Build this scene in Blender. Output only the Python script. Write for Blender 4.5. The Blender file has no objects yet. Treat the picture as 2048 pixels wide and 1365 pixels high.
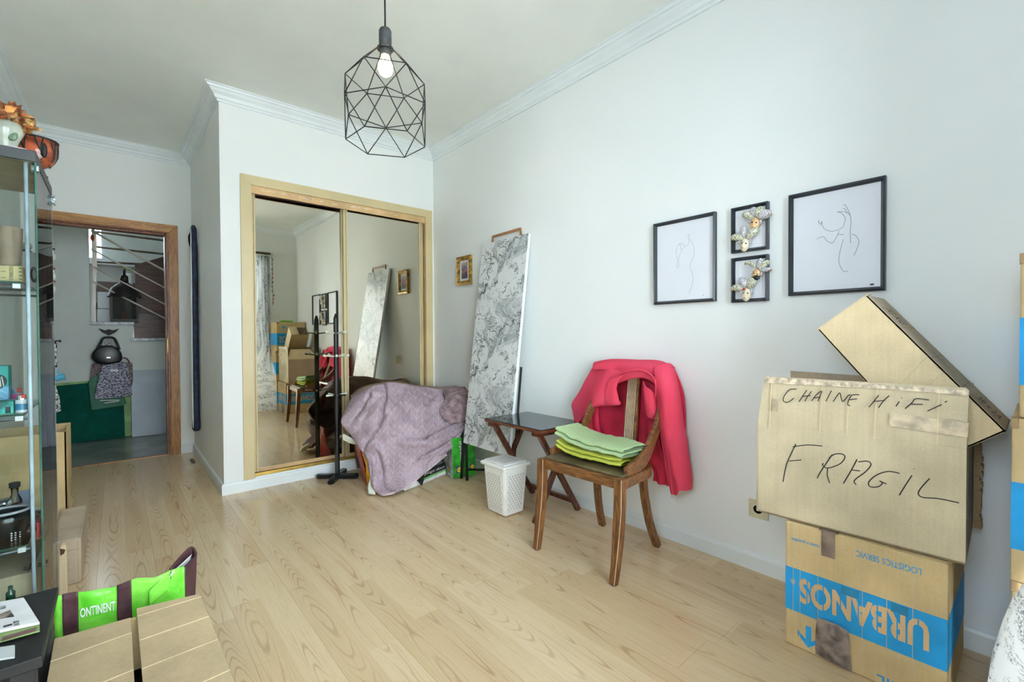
import bpy, bmesh, math, random
from mathutils import Vector, Matrix, Euler, noise
random.seed(7)
S = bpy.context.scene
C = bpy.data.collections.new('scene'); S.collection.children.link(C)
R = math.radians
# ------------------------------------------------------------------ camera
FPX, CX, CY, CAMH = 915.0, 1024.0, 682.5, 1.08
yaw, pit, rol = R(40.85), R(.8), R(-.3)
fw = Vector((math.sin(yaw)*math.cos(pit), math.cos(yaw)*math.cos(pit), -math.sin(pit)))
rt0 = Vector((math.cos(yaw), -math.sin(yaw), 0)); up0 = rt0.cross(fw)
rt = rt0*math.cos(rol)+up0*math.sin(rol); up = up0*math.cos(rol)-rt0*math.sin(rol)
EYE = Vector((0, 0, CAMH))
cd = bpy.data.cameras.new('camera'); cam = bpy.data.objects.new('camera', cd); C.objects.link(cam)
cd.sensor_width = 36; cd.lens = 36*FPX/2048; cd.clip_start = .02
cam.matrix_world = Matrix(((rt.x, up.x, -fw.x, 0), (rt.y, up.y, -fw.y, 0), (rt.z, up.z, -fw.z, CAMH), (0, 0, 0, 1)))
S.camera = cam
# ------------------------------------------------------------------ world, light, exposure
S.view_settings.view_transform = 'Standard'; S.view_settings.look = 'None'
S.view_settings.gamma = 1; S.view_settings.use_curve_mapping = False
S.view_settings.exposure = 0.08
S.cycles.max_bounces = 14; S.cycles.diffuse_bounces = 10; S.cycles.transparent_max_bounces = 16
S.cycles.caustics_reflective = False; S.cycles.caustics_refractive = False
SKY = 16.5
W = bpy.data.worlds.new('sky'); S.world = W; W.use_nodes = True
bgn = W.node_tree.nodes['Background']; bgn.inputs[0].default_value = (.81, .865, 1.01, 1); bgn.inputs[1].default_value = SKY
sl = bpy.data.lights.new('sun', 'SUN'); sl.energy = 70; sl.angle = R(.6); sl.color = (1, .96, .97)
so = bpy.data.objects.new('sun', sl); so.rotation_euler = (R(-20), 0, 0); C.objects.link(so)
def portal(name, loc, rot, sx, sy):
    l = bpy.data.lights.new(name, 'AREA'); l.shape = 'RECTANGLE'; l.size = sx; l.size_y = sy; l.cycles.is_portal = True
    o = bpy.data.objects.new(name, l); o.location = loc; o.rotation_euler = rot; C.objects.link(o)
XR, YW, YD, YB, XL, ZC = 2.195, 3.622, 5.18, -.44, -.55, 2.74
portal('window_light', (.755, YB-.015, 1.2), (R(90), 0, R(180)), 2.0, 2.3)
portal('window_light', (XL-.02, .10, 1.575), (0, R(-90), 0), 1.15, .8)  # portal of the added left-wall window
# ------------------------------------------------------------------ helpers
def ray(x, y):
    return (fw + rt*((x-CX)/FPX) - up*((y-CY)/FPX)).normalized()
def PX(x, y, v): d = ray(x, y); return EYE+d*(v/d.x)      # point of the photograph's sight line on the plane x = v
def PY(x, y, v): d = ray(x, y); return EYE+d*(v/d.y)
def PZ(x, y, v=0): d = ray(x, y); return EYE+d*((v-CAMH)/d.z)
def lin(c): return c/12.92 if c <= .04045 else ((c+.055)/1.055)**2.4
def rgb(*c):
    if len(c) == 1: c = c[0]
    return tuple(lin(v/255) for v in c[:3])+(1,)
class MB:
    def __init__(s): s.v = []; s.f = []; s.uv = None
    def add(s, vs, fs, M=None):
        n = len(s.v)
        s.v += [(M@Vector(v) if M else Vector(v)) for v in vs]; s.f += [tuple(i+n for i in f) for f in fs]; return s
    def box(s, x0, x1, y0, y1, z0, z1, M=None):
        return s.add([(x0,y0,z0),(x1,y0,z0),(x1,y1,z0),(x0,y1,z0),(x0,y0,z1),(x1,y0,z1),(x1,y1,z1),(x0,y1,z1)],
                     [(3,2,1,0),(4,5,6,7),(0,1,5,4),(1,2,6,5),(2,3,7,6),(3,0,4,7)], M)
    def hexa(s, p): return s.add(p, [(3,2,1,0),(4,5,6,7),(0,1,5,4),(1,2,6,5),(2,3,7,6),(3,0,4,7)])
    def slab(s, q, n, t):                                 # quad (or polygon) q pushed along n by t
        q = [Vector(a) for a in q]; n = Vector(n).normalized()*t; k = len(q)
        return s.add(q+[a+n for a in q], [tuple(range(k))[::-1], tuple(range(k, 2*k))]+[(i, (i+1) % k, k+(i+1) % k, k+i) for i in range(k)])
    def tube(s, path, r, n=10, caps=True, M=None):
        path = [Vector(p) for p in path]; rs = r if isinstance(r, (list, tuple)) else [r]*len(path)
        vs = []; fs = []; a = None
        for i, p in enumerate(path):
            t = (path[min(i+1, len(path)-1)]-path[max(i-1, 0)]).normalized()
            if a is None: a = t.orthogonal().normalized()
            a = (a-t*a.dot(t)).normalized(); b = t.cross(a)
            vs += [p+(a*math.cos(2*math.pi*k/n)+b*math.sin(2*math.pi*k/n))*rs[i] for k in range(n)]
        for i in range(len(path)-1):
            for k in range(n): fs.append((i*n+k, i*n+(k+1) % n, (i+1)*n+(k+1) % n, (i+1)*n+k))
        if caps: fs += [tuple(range(n))[::-1], tuple(range((len(path)-1)*n, len(path)*n))]
        return s.add(vs, fs, M)
    def beam(s, path, w, d, side, caps=True):             # rectangular section; side = direction of w
        path = [Vector(p) for p in path]; m = len(path); side = Vector(side).normalized()
        ws = w if isinstance(w, (list, tuple)) else [w]*m; ds = d if isinstance(d, (list, tuple)) else [d]*m
        vs = []; fs = []
        for i, p in enumerate(path):
            t = (path[min(i+1, m-1)]-path[max(i-1, 0)]).normalized()
            a = (side-t*side.dot(t)).normalized(); b = t.cross(a)
            vs += [p+a*(ws[i]*sx/2)+b*(ds[i]*sy/2) for sx, sy in ((-1,-1),(1,-1),(1,1),(-1,1))]
        for i in range(m-1):
            for k in range(4): fs.append((i*4+k, i*4+(k+1) % 4, (i+1)*4+(k+1) % 4, (i+1)*4+k))
        if caps: fs += [(3,2,1,0), tuple(range((m-1)*4, m*4))]
        return s.add(vs, fs)
    def lathe(s, prof, c=(0,0,0), n=24, M=None, sx=1, sy=1):
        c = Vector(c); m = len(prof); vs = []; fs = []
        for r, z in prof: vs += [c+Vector((r*sx*math.cos(2*math.pi*k/n), r*sy*math.sin(2*math.pi*k/n), z)) for k in range(n)]
        for i in range(m-1):
            for k in range(n): fs.append((i*n+k, i*n+(k+1) % n, (i+1)*n+(k+1) % n, (i+1)*n+k))
        if prof[0][0] > 1e-4: fs.append(tuple(range(n))[::-1])
        if prof[-1][0] > 1e-4: fs.append(tuple(range((m-1)*n, m*n)))
        return s.add(vs, fs, M)
    def ball(s, c, r, n=14, m=9, M=None):
        if not isinstance(r, (tuple, list)): r = (r, r, r)
        vs = []; fs = []
        for i in range(m+1):
            t = math.pi*i/m
            vs += [(c[0]+r[0]*math.sin(t)*math.cos(2*math.pi*k/n), c[1]+r[1]*math.sin(t)*math.sin(2*math.pi*k/n), c[2]-r[2]*math.cos(t)) for k in range(n)]
        for i in range(m):
            for k in range(n): fs.append((i*n+k, i*n+(k+1) % n, (i+1)*n+(k+1) % n, (i+1)*n+k))
        return s.add(vs, fs, M)
    def ribbon(s, pts, w, n, close=False):                # flat pen stroke in a plane of normal n
        pts = [Vector(p) for p in pts]; n = Vector(n).normalized(); L = []; m = len(pts)
        for i, p in enumerate(pts):
            t = (pts[min(i+1, m-1)]-pts[max(i-1, 0)]); t = t.normalized() if t.length > 1e-9 else Vector((0,0,1))
            a = t.cross(n).normalized()*w/2; L += [p-a, p+a]
        return s.add(L, [(2*i, 2*i+1, 2*i+3, 2*i+2) for i in range(m-1)])
    def grid(s, fn, nu, nv, uvs=(1, 1), closeu=False):
        b = len(s.v); uv = []
        for j in range(nv+1):
            for i in range(nu+1): s.v.append(Vector(fn(i/nu, j/nv))); uv.append((i/nu*uvs[0], j/nv*uvs[1]))
        for j in range(nv):
            for i in range(nu):
                a = b+j*(nu+1)+i; s.f.append((a, a+1, a+nu+2, a+nu+1))
        s.uv = (s.uv or [(0, 0)]*b)+uv
        return s
    def build(s, name, mat, parent=None, smooth=False, bevel=0, solid=0, sub=0, kind=None, label=None):
        off = world_loc(parent) if parent else Vector((0,0,0))
        me = bpy.data.meshes.new(name); me.from_pydata([v-off for v in s.v], [], s.f); me.validate(); me.update()
        if s.uv and len(s.uv) == len(me.vertices):
            ul = me.uv_layers.new(name='uv')
            for lp in me.loops: ul.data[lp.index].uv = s.uv[lp.vertex_index]
        bm = bmesh.new(); bm.from_mesh(me)
        if not s.uv: bmesh.ops.recalc_face_normals(bm, faces=bm.faces)
        bm.to_mesh(me); bm.free()
        if smooth:
            for p in me.polygons: p.use_smooth = True
        o = bpy.data.objects.new(name, me); C.objects.link(o)
        if parent: o.parent = parent
        me.materials.append(mat)
        if bevel:
            m = o.modifiers.new('bevel', 'BEVEL'); m.width = bevel; m.segments = 2; m.limit_method = 'ANGLE'; m.angle_limit = R(35)
        if solid:
            m = o.modifiers.new('solid', 'SOLIDIFY'); m.thickness = solid; m.offset = 0
        if sub:
            m = o.modifiers.new('sub', 'SUBSURF'); m.levels = sub; m.render_levels = sub
        if kind: o['kind'] = kind
        if label: o['label'] = label
        return o
def world_loc(o):
    v = Vector((0,0,0))
    while o: v += o.location; o = o.parent
    return v
def thing(name, label, cat, loc=(0,0,0), group=None):
    o = bpy.data.objects.new(name, None); o.empty_display_size = .05; C.objects.link(o); o.location = loc
    return tag(o, label, cat, group)
def tag(o, label, cat, group=None):
    o['label'] = label; o['category'] = cat
    if group: o['group'] = group
    return o
def struct(name, mb, mat, parent=None, **k):
    o = mb.build(name, mat, parent, **k)
    if not parent: o['kind'] = 'structure'
    return o
def B(*a): return MB().box(*a)
def text(s, org, xd, yd, h, width, mat, name, parent, bold=0, ext=.0003, shear=0):
    """flat lettering: org = left end of the base line, xd/yd = reading and up directions, h = cap height"""
    cu = bpy.data.curves.new(name, 'FONT'); cu.body = s; cu.size = 1; cu.extrude = 0; cu.offset = bold; cu.resolution_u = 3; cu.shear = shear
    t = bpy.data.objects.new('t', cu); C.objects.link(t)
    me = bpy.data.meshes.new_from_object(t); bpy.data.objects.remove(t); bpy.data.curves.remove(cu)
    xs = [v.co.x for v in me.vertices]; x0, x1 = min(xs), max(xs)
    xd = Vector(xd).normalized(); yd = Vector(yd).normalized(); nn = xd.cross(yd).normalized()
    kx = width/(x1-x0) if width else h/.73; ky = h/.73; off = world_loc(parent)
    for v in me.vertices: v.co = Vector(org)+xd*((v.co.x-x0)*kx)+yd*(v.co.y*ky)+nn*ext-off
    o = bpy.data.objects.new(name, me); C.objects.link(o); o.parent = parent; me.materials.clear(); me.materials.append(mat)
    return o
def cat_rom(P, t):
    n = len(P)-1; f = t*n; i = min(int(f), n-1); f -= i
    a, b, c, d = P[max(i-1, 0)], P[i], P[i+1], P[min(i+2, n)]
    return 0.5*((2*b)+(c-a)*f+(2*a-5*b+4*c-d)*f*f+(3*b-a-3*c+d)*f*f*f)
def surf(ctrl, disp=None):
    ctrl = [[Vector(p) for p in r] for r in ctrl]
    def fn(u, v):
        p = cat_rom([cat_rom(r, u) for r in ctrl], v)
        return p+disp(u, v, p) if disp else p
    return fn
def curve(pts, n): 
    pts = [Vector(p) for p in pts]; return [cat_rom(pts, i/n) for i in range(n+1)]
def nz(p, s=1, o=0): return noise.noise(Vector((p[0]*s+o, p[1]*s+o*1.7, p[2]*s-o)))
# ------------------------------------------------------------------ materials
class Nd:
    """socket wrapper with arithmetic, for procedural materials"""
    def __init__(s, nt, sock): s.nt = nt; s.k = sock
    def _m(s, op, o=None, o2=None):
        n = s.nt.nodes.new('ShaderNodeMath'); n.operation = op; s.nt.links.new(s.k, n.inputs[0])
        for i, q in ((1, o), (2, o2)):
            if q is None: continue
            if isinstance(q, Nd): s.nt.links.new(q.k, n.inputs[i])
            else: n.inputs[i].default_value = q
        return Nd(s.nt, n.outputs[0])
    def __add__(s, o): return s._m('ADD', o)
    def __sub__(s, o): return s._m('SUBTRACT', o)
    def __mul__(s, o): return s._m('MULTIPLY', o)
    def floor(s): return s._m('FLOOR')
    def fract(s): return s._m('FRACT')
    def abs(s): return s._m('ABSOLUTE')
    def pp(s, k=.5): return s._m('PINGPONG', k)
    def gt(s, o): return s._m('GREATER_THAN', o)
    def lt(s, o): return s._m('LESS_THAN', o)
    def pw(s, o): return s._m('POWER', o)
    def mn(s, o): return s._m('MINIMUM', o)
    def mx(s, o): return s._m('MAXIMUM', o)
    def step(s, a, b):
        n = s.nt.nodes.new('ShaderNodeMapRange'); n.interpolation_type = 'SMOOTHSTEP'; s.nt.links.new(s.k, n.inputs[0])
        n.inputs[1].default_value = a; n.inputs[2].default_value = b; return Nd(s.nt, n.outputs[0])
class Mat:
    def __init__(s, name, col=(200,200,200), rough=.6, metal=0, spec=.5, **k):
        s.m = bpy.data.materials.new(name); s.m.use_nodes = True; s.nt = s.m.node_tree; s.b = s.nt.nodes['Principled BSDF']
        s.b.inputs['Base Color'].default_value = rgb(col); s.b.inputs['Roughness'].default_value = rough
        s.b.inputs['Metallic'].default_value = metal; s.b.inputs['Specular IOR Level'].default_value = spec
        for a, v in k.items(): s.b.inputs[a].default_value = v
    def n(s, t): return s.nt.nodes.new(t)
    def coord(s, kind='Object'):
        if kind == 'World':
            g = s.n('ShaderNodeNewGeometry'); return g.outputs['Position']
        return s.n('ShaderNodeTexCoord').outputs[kind]
    def xyz(s, vec):
        q = s.n('ShaderNodeSeparateXYZ'); s.nt.links.new(vec, q.inputs[0]); return [Nd(s.nt, o) for o in q.outputs]
    def vec(s, x, y, z=0):
        q = s.n('ShaderNodeCombineXYZ')
        for i, v in enumerate((x, y, z)):
            if isinstance(v, Nd): s.nt.links.new(v.k, q.inputs[i])
            else: q.inputs[i].default_value = v
        return q.outputs[0]
    def noise(s, vec, scale, detail=3, rough=.5, dist=0):
        q = s.n('ShaderNodeTexNoise'); s.nt.links.new(vec, q.inputs['Vector']); q.inputs['Scale'].default_value = scale
        q.inputs['Detail'].default_value = detail; q.inputs['Roughness'].default_value = rough; q.inputs['Distortion'].default_value = dist
        return Nd(s.nt, q.outputs[0])
    def vor(s, vec, scale, feat='F1', out='Distance'):
        q = s.n('ShaderNodeTexVoronoi'); q.feature = feat; s.nt.links.new(vec, q.inputs['Vector']); q.inputs['Scale'].default_value = scale
        return Nd(s.nt, q.outputs[out])
    def rnd(s, vec):
        q = s.n('ShaderNodeTexWhiteNoise'); q.noise_dimensions = '3D'; s.nt.links.new(vec, q.inputs[0]); return Nd(s.nt, q.outputs[0])
    def mix(s, fac, a, b):
        q = s.n('ShaderNodeMix'); q.data_type = 'RGBA'
        if isinstance(fac, Nd): s.nt.links.new(fac.k, q.inputs[0])
        else: q.inputs[0].default_value = fac
        for i, v in ((6, a), (7, b)):
            if isinstance(v, tuple): q.inputs[i].default_value = rgb(v)
            else: s.nt.links.new(v, q.inputs[i])
        return q.outputs[2]
    def ramp(s, fac, stops):
        q = s.n('ShaderNodeValToRGB'); s.nt.links.new(fac.k, q.inputs[0]); e = q.color_ramp.elements
        while len(e) < len(stops): e.new(.5)
        for i, (p, c) in enumerate(stops): e[i].position = p; e[i].color = rgb(c)
        return q.outputs[0]
    def color(s, sock): s.nt.links.new(sock, s.b.inputs['Base Color']); return s
    def rough(s, nd): s.nt.links.new(nd.k, s.b.inputs['Roughness']); return s
    def bump(s, nd, st=.3, dist=.01):
        q = s.n('ShaderNodeBump'); s.nt.links.new(nd.k, q.inputs['Height']); q.inputs['Strength'].default_value = st; q.inputs['Distance'].default_value = dist
        s.nt.links.new(q.outputs[0], s.b.inputs['Normal']); return s
def plain(name, col, rough=.6, metal=0, var=.06, scale=12, bump=0, spec=.5, **k):
    M = Mat(name, col, rough, metal, spec, **k); v = M.noise(M.coord(), scale, 4)
    c2 = tuple(max(0, int(c*(1-var*2))) for c in col); c1 = tuple(min(255, int(c*(1+var))) for c in col)
    M.color(M.mix(v.step(.3, .7), c2, c1))
    if bump: M.bump(v, bump, .003)
    return M.m
def wood(name, c1, c2, axis=2, scale=9, rough=.4, wear=0, spec=.5):
    M = Mat(name, c1, rough, 0, spec); x, y, z = M.xyz(M.coord()); k = [scale]*3; k[axis] = scale*.12
    v = M.vec(x*k[0], y*k[1], z*k[2]); a = M.noise(v, 3, 5, .6, .6); f = M.noise(v, 9, 3)
    g = (a*5).pp(.5)*1.2+f*.5
    col = M.mix(g.step(.2, .9), c2, c1)
    M.color(col); M.bump(g, .08, .002); return M.m
def kraft(name, col, crease=0):
    M = Mat(name, col, .85, 0, .2); co = M.coord(); x, y, z = M.xyz(co)
    n1 = M.noise(co, 5, 4); n2 = M.noise(M.vec(x*50, y*50, z*2), 2, 2); n3 = M.noise(co, 160, 2)
    d = tuple(int(c*.86) for c in col); l = tuple(min(255, int(c*1.06)) for c in col)
    M.color(M.mix((n1*.7+n2*.14+n3*.16).step(.25, .8), d, l)); M.bump(n1*.8+n2*.12, .25, .004)
    return M.m

# wall paint
M = Mat('wall_paint', (233,235,232), .75, 0, .25); co = M.coord('World'); a = M.noise(co, 1.3, 3); b = M.noise(co, 260, 2)
M.color(M.mix(a.step(.35, .7), (229,233,231), (234,236,234))); M.bump(b, .06, .001); m_wall = M.m
m_ceil = plain('ceiling_paint', (232,236,231), .85, var=.01, scale=2, spec=.2)
m_trim = plain('white_trim', (226,233,234), .4, var=.01, scale=4)
m_hallwall = plain('hall_wall_paint', (222,228,222), .7, var=.02, scale=2)
# laminate floor: printed strips within each board, contour-like growth rings
M = Mat('laminate', (205,182,145), .3, 0, .5)
x, y, z = M.xyz(M.coord('World'))
xs = (x+5)*(1/.1025); sid = xs.floor(); xl = xs.fract()-.5                      # two printed strips on each board
r1 = M.rnd(M.vec(sid, 3.3, 1.7)); py = (y+7)*(1/1.05)+r1*7; pid = py.floor(); rr = M.rnd(M.vec(sid, pid, 5.1)); r2 = M.rnd(M.vec(sid, pid, 9.7))
wob = M.noise(M.vec(r2*40, y*1.6, 1), 1, 2, .4)-.5
xc = (xl+wob*.55)*1.9
arch = M.noise(M.vec(rr*50, y*.95, 3), 1, 1.2, .3)
small = M.noise(M.vec(x*26, y*4.5, rr*8), 1, 3, .55)
f = xc*xc*2.0*(r2+.5)+arch*9+small*.40
ring = (f*2.9).fract(); line = (ring-.5).abs().step(.30, .48)
den = M.noise(M.vec(x*6+rr*9, y*1.2, r2*9), 1, 2); fine = M.noise(M.vec(x*120, y*4, rr*9), 2.0, 3, .6)
core = (xc.abs()*-1+.75).step(0, .6)
pores = M.noise(M.vec(x*300, y*90, 1), 1, 1).step(.70, .76)*M.noise(M.vec(x*4, y*1.5, 8), 1, 1).step(.5, .65)
base = M.mix(rr.step(0, 1), (208,183,144), (219,197,160))
base2 = M.mix(fine.step(.4, .75)*.35, base, (188,160,124)); base2 = M.mix(core*den.step(.42, .7)*.35, base2, (196,160,122))
c = M.mix(line*(core*.65+.35)*den.step(.28, .55)*.44, base2, (152,118,82)); c = M.mix(pores*.5, c, (130,104,78)); M.color(c)
M.rough((fine*.10)+.13); M.bump(fine, .02, .001); m_floor = M.m
m_gap = plain('floor_joint', (150,120,85), .8)
M = Mat('hall_tile', (112,114,112), .18, 0, .5); n = M.noise(M.coord('World'), 3, 5); M.color(M.mix(n.step(.3, .7), (134,134,128), (158,158,152))); m_tile = M.m
m_oak = wood('oak_frame', (176,124,66), (140,90,42), 2, 10)
m_oakh = wood('oak_frame_level', (190,140,78), (150,100,48), 0, 10)
m_oakdark = wood('oak_reveal', (150,92,52), (100,56,30), 2, 10)
m_ward = plain('wardrobe_frame_lacquer', (206,190,146), .38, var=.02, scale=3)
m_wardp = plain('wardrobe_track_lacquer', (214,178,128), .32, var=.04, scale=6)
m_wardd = plain('wardrobe_gap', (74,48,30), .5)
M = Mat('mirror', (214,208,190), .015, 1); m_mirror = M.m
m_gold = plain('brass_track', (216,182,96), .28, .7)
m_black = plain('black_lacquer', (16,20,24), .22, var=.1, spec=.6)
m_blackmatte = plain('black_matte', (26,27,28), .6)
m_white = plain('white_plastic', (232,234,230), .4, var=.01)
m_cream = plain('cream_peg', (218,222,204), .4, var=.02)
m_bframe = plain('black_frame', (38,44,50), .3, var=.1, spec=.6)
m_paper = plain('drawing_paper', (226,229,235), .6, var=.01, scale=2)
m_ink = plain('ink_line', (58,60,66), .8)
m_pen = plain('marker_ink', (42,38,34), .7)
m_goldf = plain('gilt_frame', (168,132,58), .38, .5, var=.2, scale=40, bump=.3)
m_glass = Mat('clear_glass', (235,248,244), 0, 0, .5).m
def glassy(name, tint, edge, f0=1.45):
    M = Mat(name); nt = M.nt; nt.nodes.remove(M.b); out = nt.nodes['Material Output']
    t = M.n('ShaderNodeBsdfTransparent'); t.inputs[0].default_value = rgb(tint); g = M.n('ShaderNodeBsdfGlossy'); g.inputs['Roughness'].default_value = .01
    f = M.n('ShaderNodeFresnel'); f.inputs[0].default_value = f0; mx = M.n('ShaderNodeMixShader')
    nt.links.new(f.outputs[0], mx.inputs[0]); nt.links.new(t.outputs[0], mx.inputs[1]); nt.links.new(g.outputs[0], mx.inputs[2]); nt.links.new(mx.outputs[0], out.inputs[0]); return M.m
m_pane = glassy('pane_glass', (246,250,249), None)
m_bottle = glassy('bottle_glass', (215,225,222), None)
m_edge = plain('glass_edge', (52,98,84), .15, var=.1)
m_lpane = glassy('lantern_glass', (200,205,200), None, f0=1.06)
m_chrome = plain('chrome', (205,218,226), .16, .9, var=.03)
m_steel = plain('brushed_steel', (212,190,166), .35, .35, var=.05)

# ================================================================== STRUCTURE
def plank_floor():
    base = B(XL, XR, YB, 5.30, -.06, -.006); fl = struct('floor', base, m_gap)
    w, L = .205, 1.29; i = 0; x0 = -5+math.floor((XL+5)/w)*w
    while x0 < XR:
        a, b = max(x0, XL), min(x0+w, XR); y0 = YB-random.random()*L
        while y0 < 5.215:
            c, d = max(y0, YB), min(y0+L, 5.215)
            xm = b if not (a < .54 < b and d > 3.7) else b
            if d-c > .02 and b-a > .01 and not (a > .56 and c > 3.7):
                g = .00035
                MB().box(a+g, b-g, c+g, d-g, -.006, 0).build('plank', m_floor, fl)
            y0 += L
        x0 += w
plank_floor()
# walls
struct('wall_right', B(XR, XR+.12, YB-.16, 5.3, 0, ZC+.1), m_wall)
mb = MB(); mb.box(.54, .70, YW, YW+.10, 0, ZC); mb.box(2.13, XR, YW, YW+.10, 0, ZC); mb.box(.70, 2.13, YW, YW+.10, 2.15, ZC); mb.box(.70, 2.13, YW, YW+.10, 0, .085)
struct('wall_wardrobe', mb, m_wall)
struct('wall_wardrobe_side', B(.54, .64, YW+.10, YD, 0, ZC), m_wall)
struct('wall_wardrobe_inside', B(.64, XR, 4.25, 4.3, 0, ZC), m_wall)
DX0, DX1, DZ = -.405, .372, 2.03
mb = MB(); mb.box(XL, DX0, YD, YD+.14, 0, ZC); mb.box(DX1, .64, YD, YD+.14, 0, ZC); mb.box(DX0, DX1, YD, YD+.14, DZ, ZC)
struct('wall_door', mb, m_wall)
LWA, LWB, LZA, LZB = -.30, .50, 1.0, 2.15  # opening for an unseen window, added to brighten right wall and box fronts
struct('wall_left', MB().box(XL-.1, XL, YB-.16, LWA, 0, ZC).box(XL-.1, XL, LWB, YD+.14, 0, ZC).box(XL-.1, XL, LWA, LWB, 0, LZA).box(XL-.1, XL, LWA, LWB, LZB, ZC), m_wall)
w3 = struct('added_fill_window', MB().box(XL-.08, XL-.03, LWA, LWB, LZA, LZA+.05).box(XL-.08, XL-.03, LWA, LWB, LZB-.05, LZB).box(XL-.08, XL-.03, LWA, LWA+.05, LZA+.05, LZB-.05).box(XL-.08, XL-.03, LWB-.05, LWB, LZA+.05, LZB-.05), m_trim)
B(XL-.06, XL-.055, LWA+.05, LWB-.05, LZA+.05, LZB-.05).build('pane', m_pane, w3)
WX0, WX1, WZ = -.25, 1.76, 2.32
WT = .08
mb = MB(); mb.box(XL, WX0, YB-WT, YB, 0, ZC); mb.box(WX1, XR, YB-WT, YB, 0, ZC); mb.box(WX0, WX1, YB-WT, YB, WZ, ZC); mb.box(WX0, WX1, YB-WT, YB, 0, .06)
struct('wall_window', mb, m_wall)
struct('ceiling', B(XL-.1, XR+.1, YB-.16, YD+.14, ZC, ZC+.08), m_ceil)
# window (balcony door) with frame and panes
wn = struct('window_1', MB().box(WX0, WX0+.06, YB-.07, YB-.02, .06, WZ).box(WX1-.06, WX1, YB-.07, YB-.02, .06, WZ).box(WX0+.06, WX1-.06, YB-.07, YB-.02, WZ-.06, WZ).box(WX0+.06, WX1-.06, YB-.07, YB-.02, .06, .14), m_trim)
B((WX0+WX1)/2-.05, (WX0+WX1)/2+.05, YB-.07, YB-.02, .14, WZ-.06).build('mullion', m_trim, wn)
B(WX0+.06, (WX0+WX1)/2-.05, YB-.05, YB-.045, .14, WZ-.06).build('pane', m_pane, wn)
B((WX0+WX1)/2+.05, WX1-.06, YB-.05, YB-.045, .14, WZ-.06).build('pane', m_pane, wn)
struct('added_parapet', B(-3, 4, -2.25, -2.1, -.02, .95), plain('added_parapet_render', (222,218,208), .8))  # unseen parapet, added to hold back low daylight from the wardrobe wall
struct('balcony_floor', B(-3, 4, -3.2, YB-WT, -.1, -.02), plain('balcony_tile', (205,200,190), .8))
# cornice: profile (out from wall, down from ceiling)
CP = [(0, -.085), (.012, -.085), (.014, -.072), (.026, -.068), (.034, -.05), (.052, -.034), (.060, -.022), (.072, -.020), (.076, -.008), (.088, -.006), (.088, 0), (0, 0)]
def cornice(name, p0, p1, n, m0, m1):
    p0 = Vector((*p0, ZC)); p1 = Vector((*p1, ZC)); n = Vector((*n, 0)); t = (p1-p0).normalized(); k = len(CP)
    vs = [p0+n*a+Vector((0,0,b))+t*(a*m0) for a, b in CP]+[p1+n*a+Vector((0,0,b))-t*(a*m1) for a, b in CP]
    mb = MB().add(vs, [(i, (i+1) % k, k+(i+1) % k, k+i) for i in range(k)]+[tuple(range(k))[::-1], tuple(range(k, 2*k))]); return struct(name, mb, m_trim)
cornice('trim_1', (XR, YB), (XR, YW), (-1, 0), 1, 1)
cornice('trim_2', (.54, YW), (XR, YW), (0, -1), -1, 1)
cornice('trim_3', (.54, YW), (.54, YD), (-1, 0), -1, 1)
cornice('trim_4', (XL, YD), (.54, YD), (0, -1), 1, 1)
cornice('trim_5', (XL, YB), (XL, YD), (1, 0), 1, 1)
cornice('trim_6', (XL, YB), (XR, YB), (0, 1), 1, 1)
BP = [(0, 0), (.015, 0), (.015, .062), (.011, .072), (.004, .075), (0, .075)]
def base(name, p0, p1, n, m0=0, m1=0):
    p0 = Vector((*p0, 0)); p1 = Vector((*p1, 0)); n = Vector((*n, 0)); t = (p1-p0).normalized(); k = len(BP)
    vs = [p0+n*a+Vector((0,0,b))+t*(a*m0) for a, b in BP]+[p1+n*a+Vector((0,0,b))-t*(a*m1) for a, b in BP]
    struct(name, MB().add(vs, [(i, (i+1) % k, k+(i+1) % k, k+i) for i in range(k)]+[tuple(range(k))[::-1], tuple(range(k, 2*k))]), m_trim)
base('baseboard_right', (XR, YB), (XR, YW), (-1, 0), 1, 1)
base('baseboard_wardrobe', (.54, YW), (XR, YW), (0, -1), -1, 1)
base('baseboard_side', (.54, YW), (.54, YD), (-1, 0), -1, 1)
base('baseboard_door_right', (.432, YD), (.54, YD), (0, -1), 0, 1)
base('baseboard_left', (XL, YB), (XL, YD), (1, 0), 1, 1)
base('baseboard_window', (WX1, YB), (XR, YB), (0, 1), 0, 1)
# door 1: casing
d1 = thing('door_1', '', ''); del d1['label']; del d1['category']; d1['kind'] = 'structure'; d1.location = (0, YD, 0)
cw = .07
MB().add([(DX1-.005, YD-.016, 0), (DX1-.005+cw, YD-.016, 0), (DX1-.005+cw, YD-.016, DZ-.01+cw), (DX1-.005, YD-.016, DZ-.01),
          (DX1-.005, YD, 0), (DX1-.005+cw, YD, 0), (DX1-.005+cw, YD, DZ-.01+cw), (DX1-.005, YD, DZ-.01)], [(0,1,2,3),(7,6,5,4),(0,4,5,1),(1,5,6,2),(2,6,7,3),(3,7,4,0)]).build('casing_upright', m_oak, d1, bevel=.003)
MB().add([(DX0+.005, YD-.016, 0), (DX0+.005-cw, YD-.016, 0), (DX0+.005-cw, YD-.016, DZ-.01+cw), (DX0+.005, YD-.016, DZ-.01),
          (DX0+.005, YD, 0), (DX0+.005-cw, YD, 0), (DX0+.005-cw, YD, DZ-.01+cw), (DX0+.005, YD, DZ-.01)], [(0,1,2,3),(7,6,5,4),(0,4,5,1),(1,5,6,2),(2,6,7,3),(3,7,4,0)]).build('casing_upright', m_oak, d1, bevel=.003)
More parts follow.
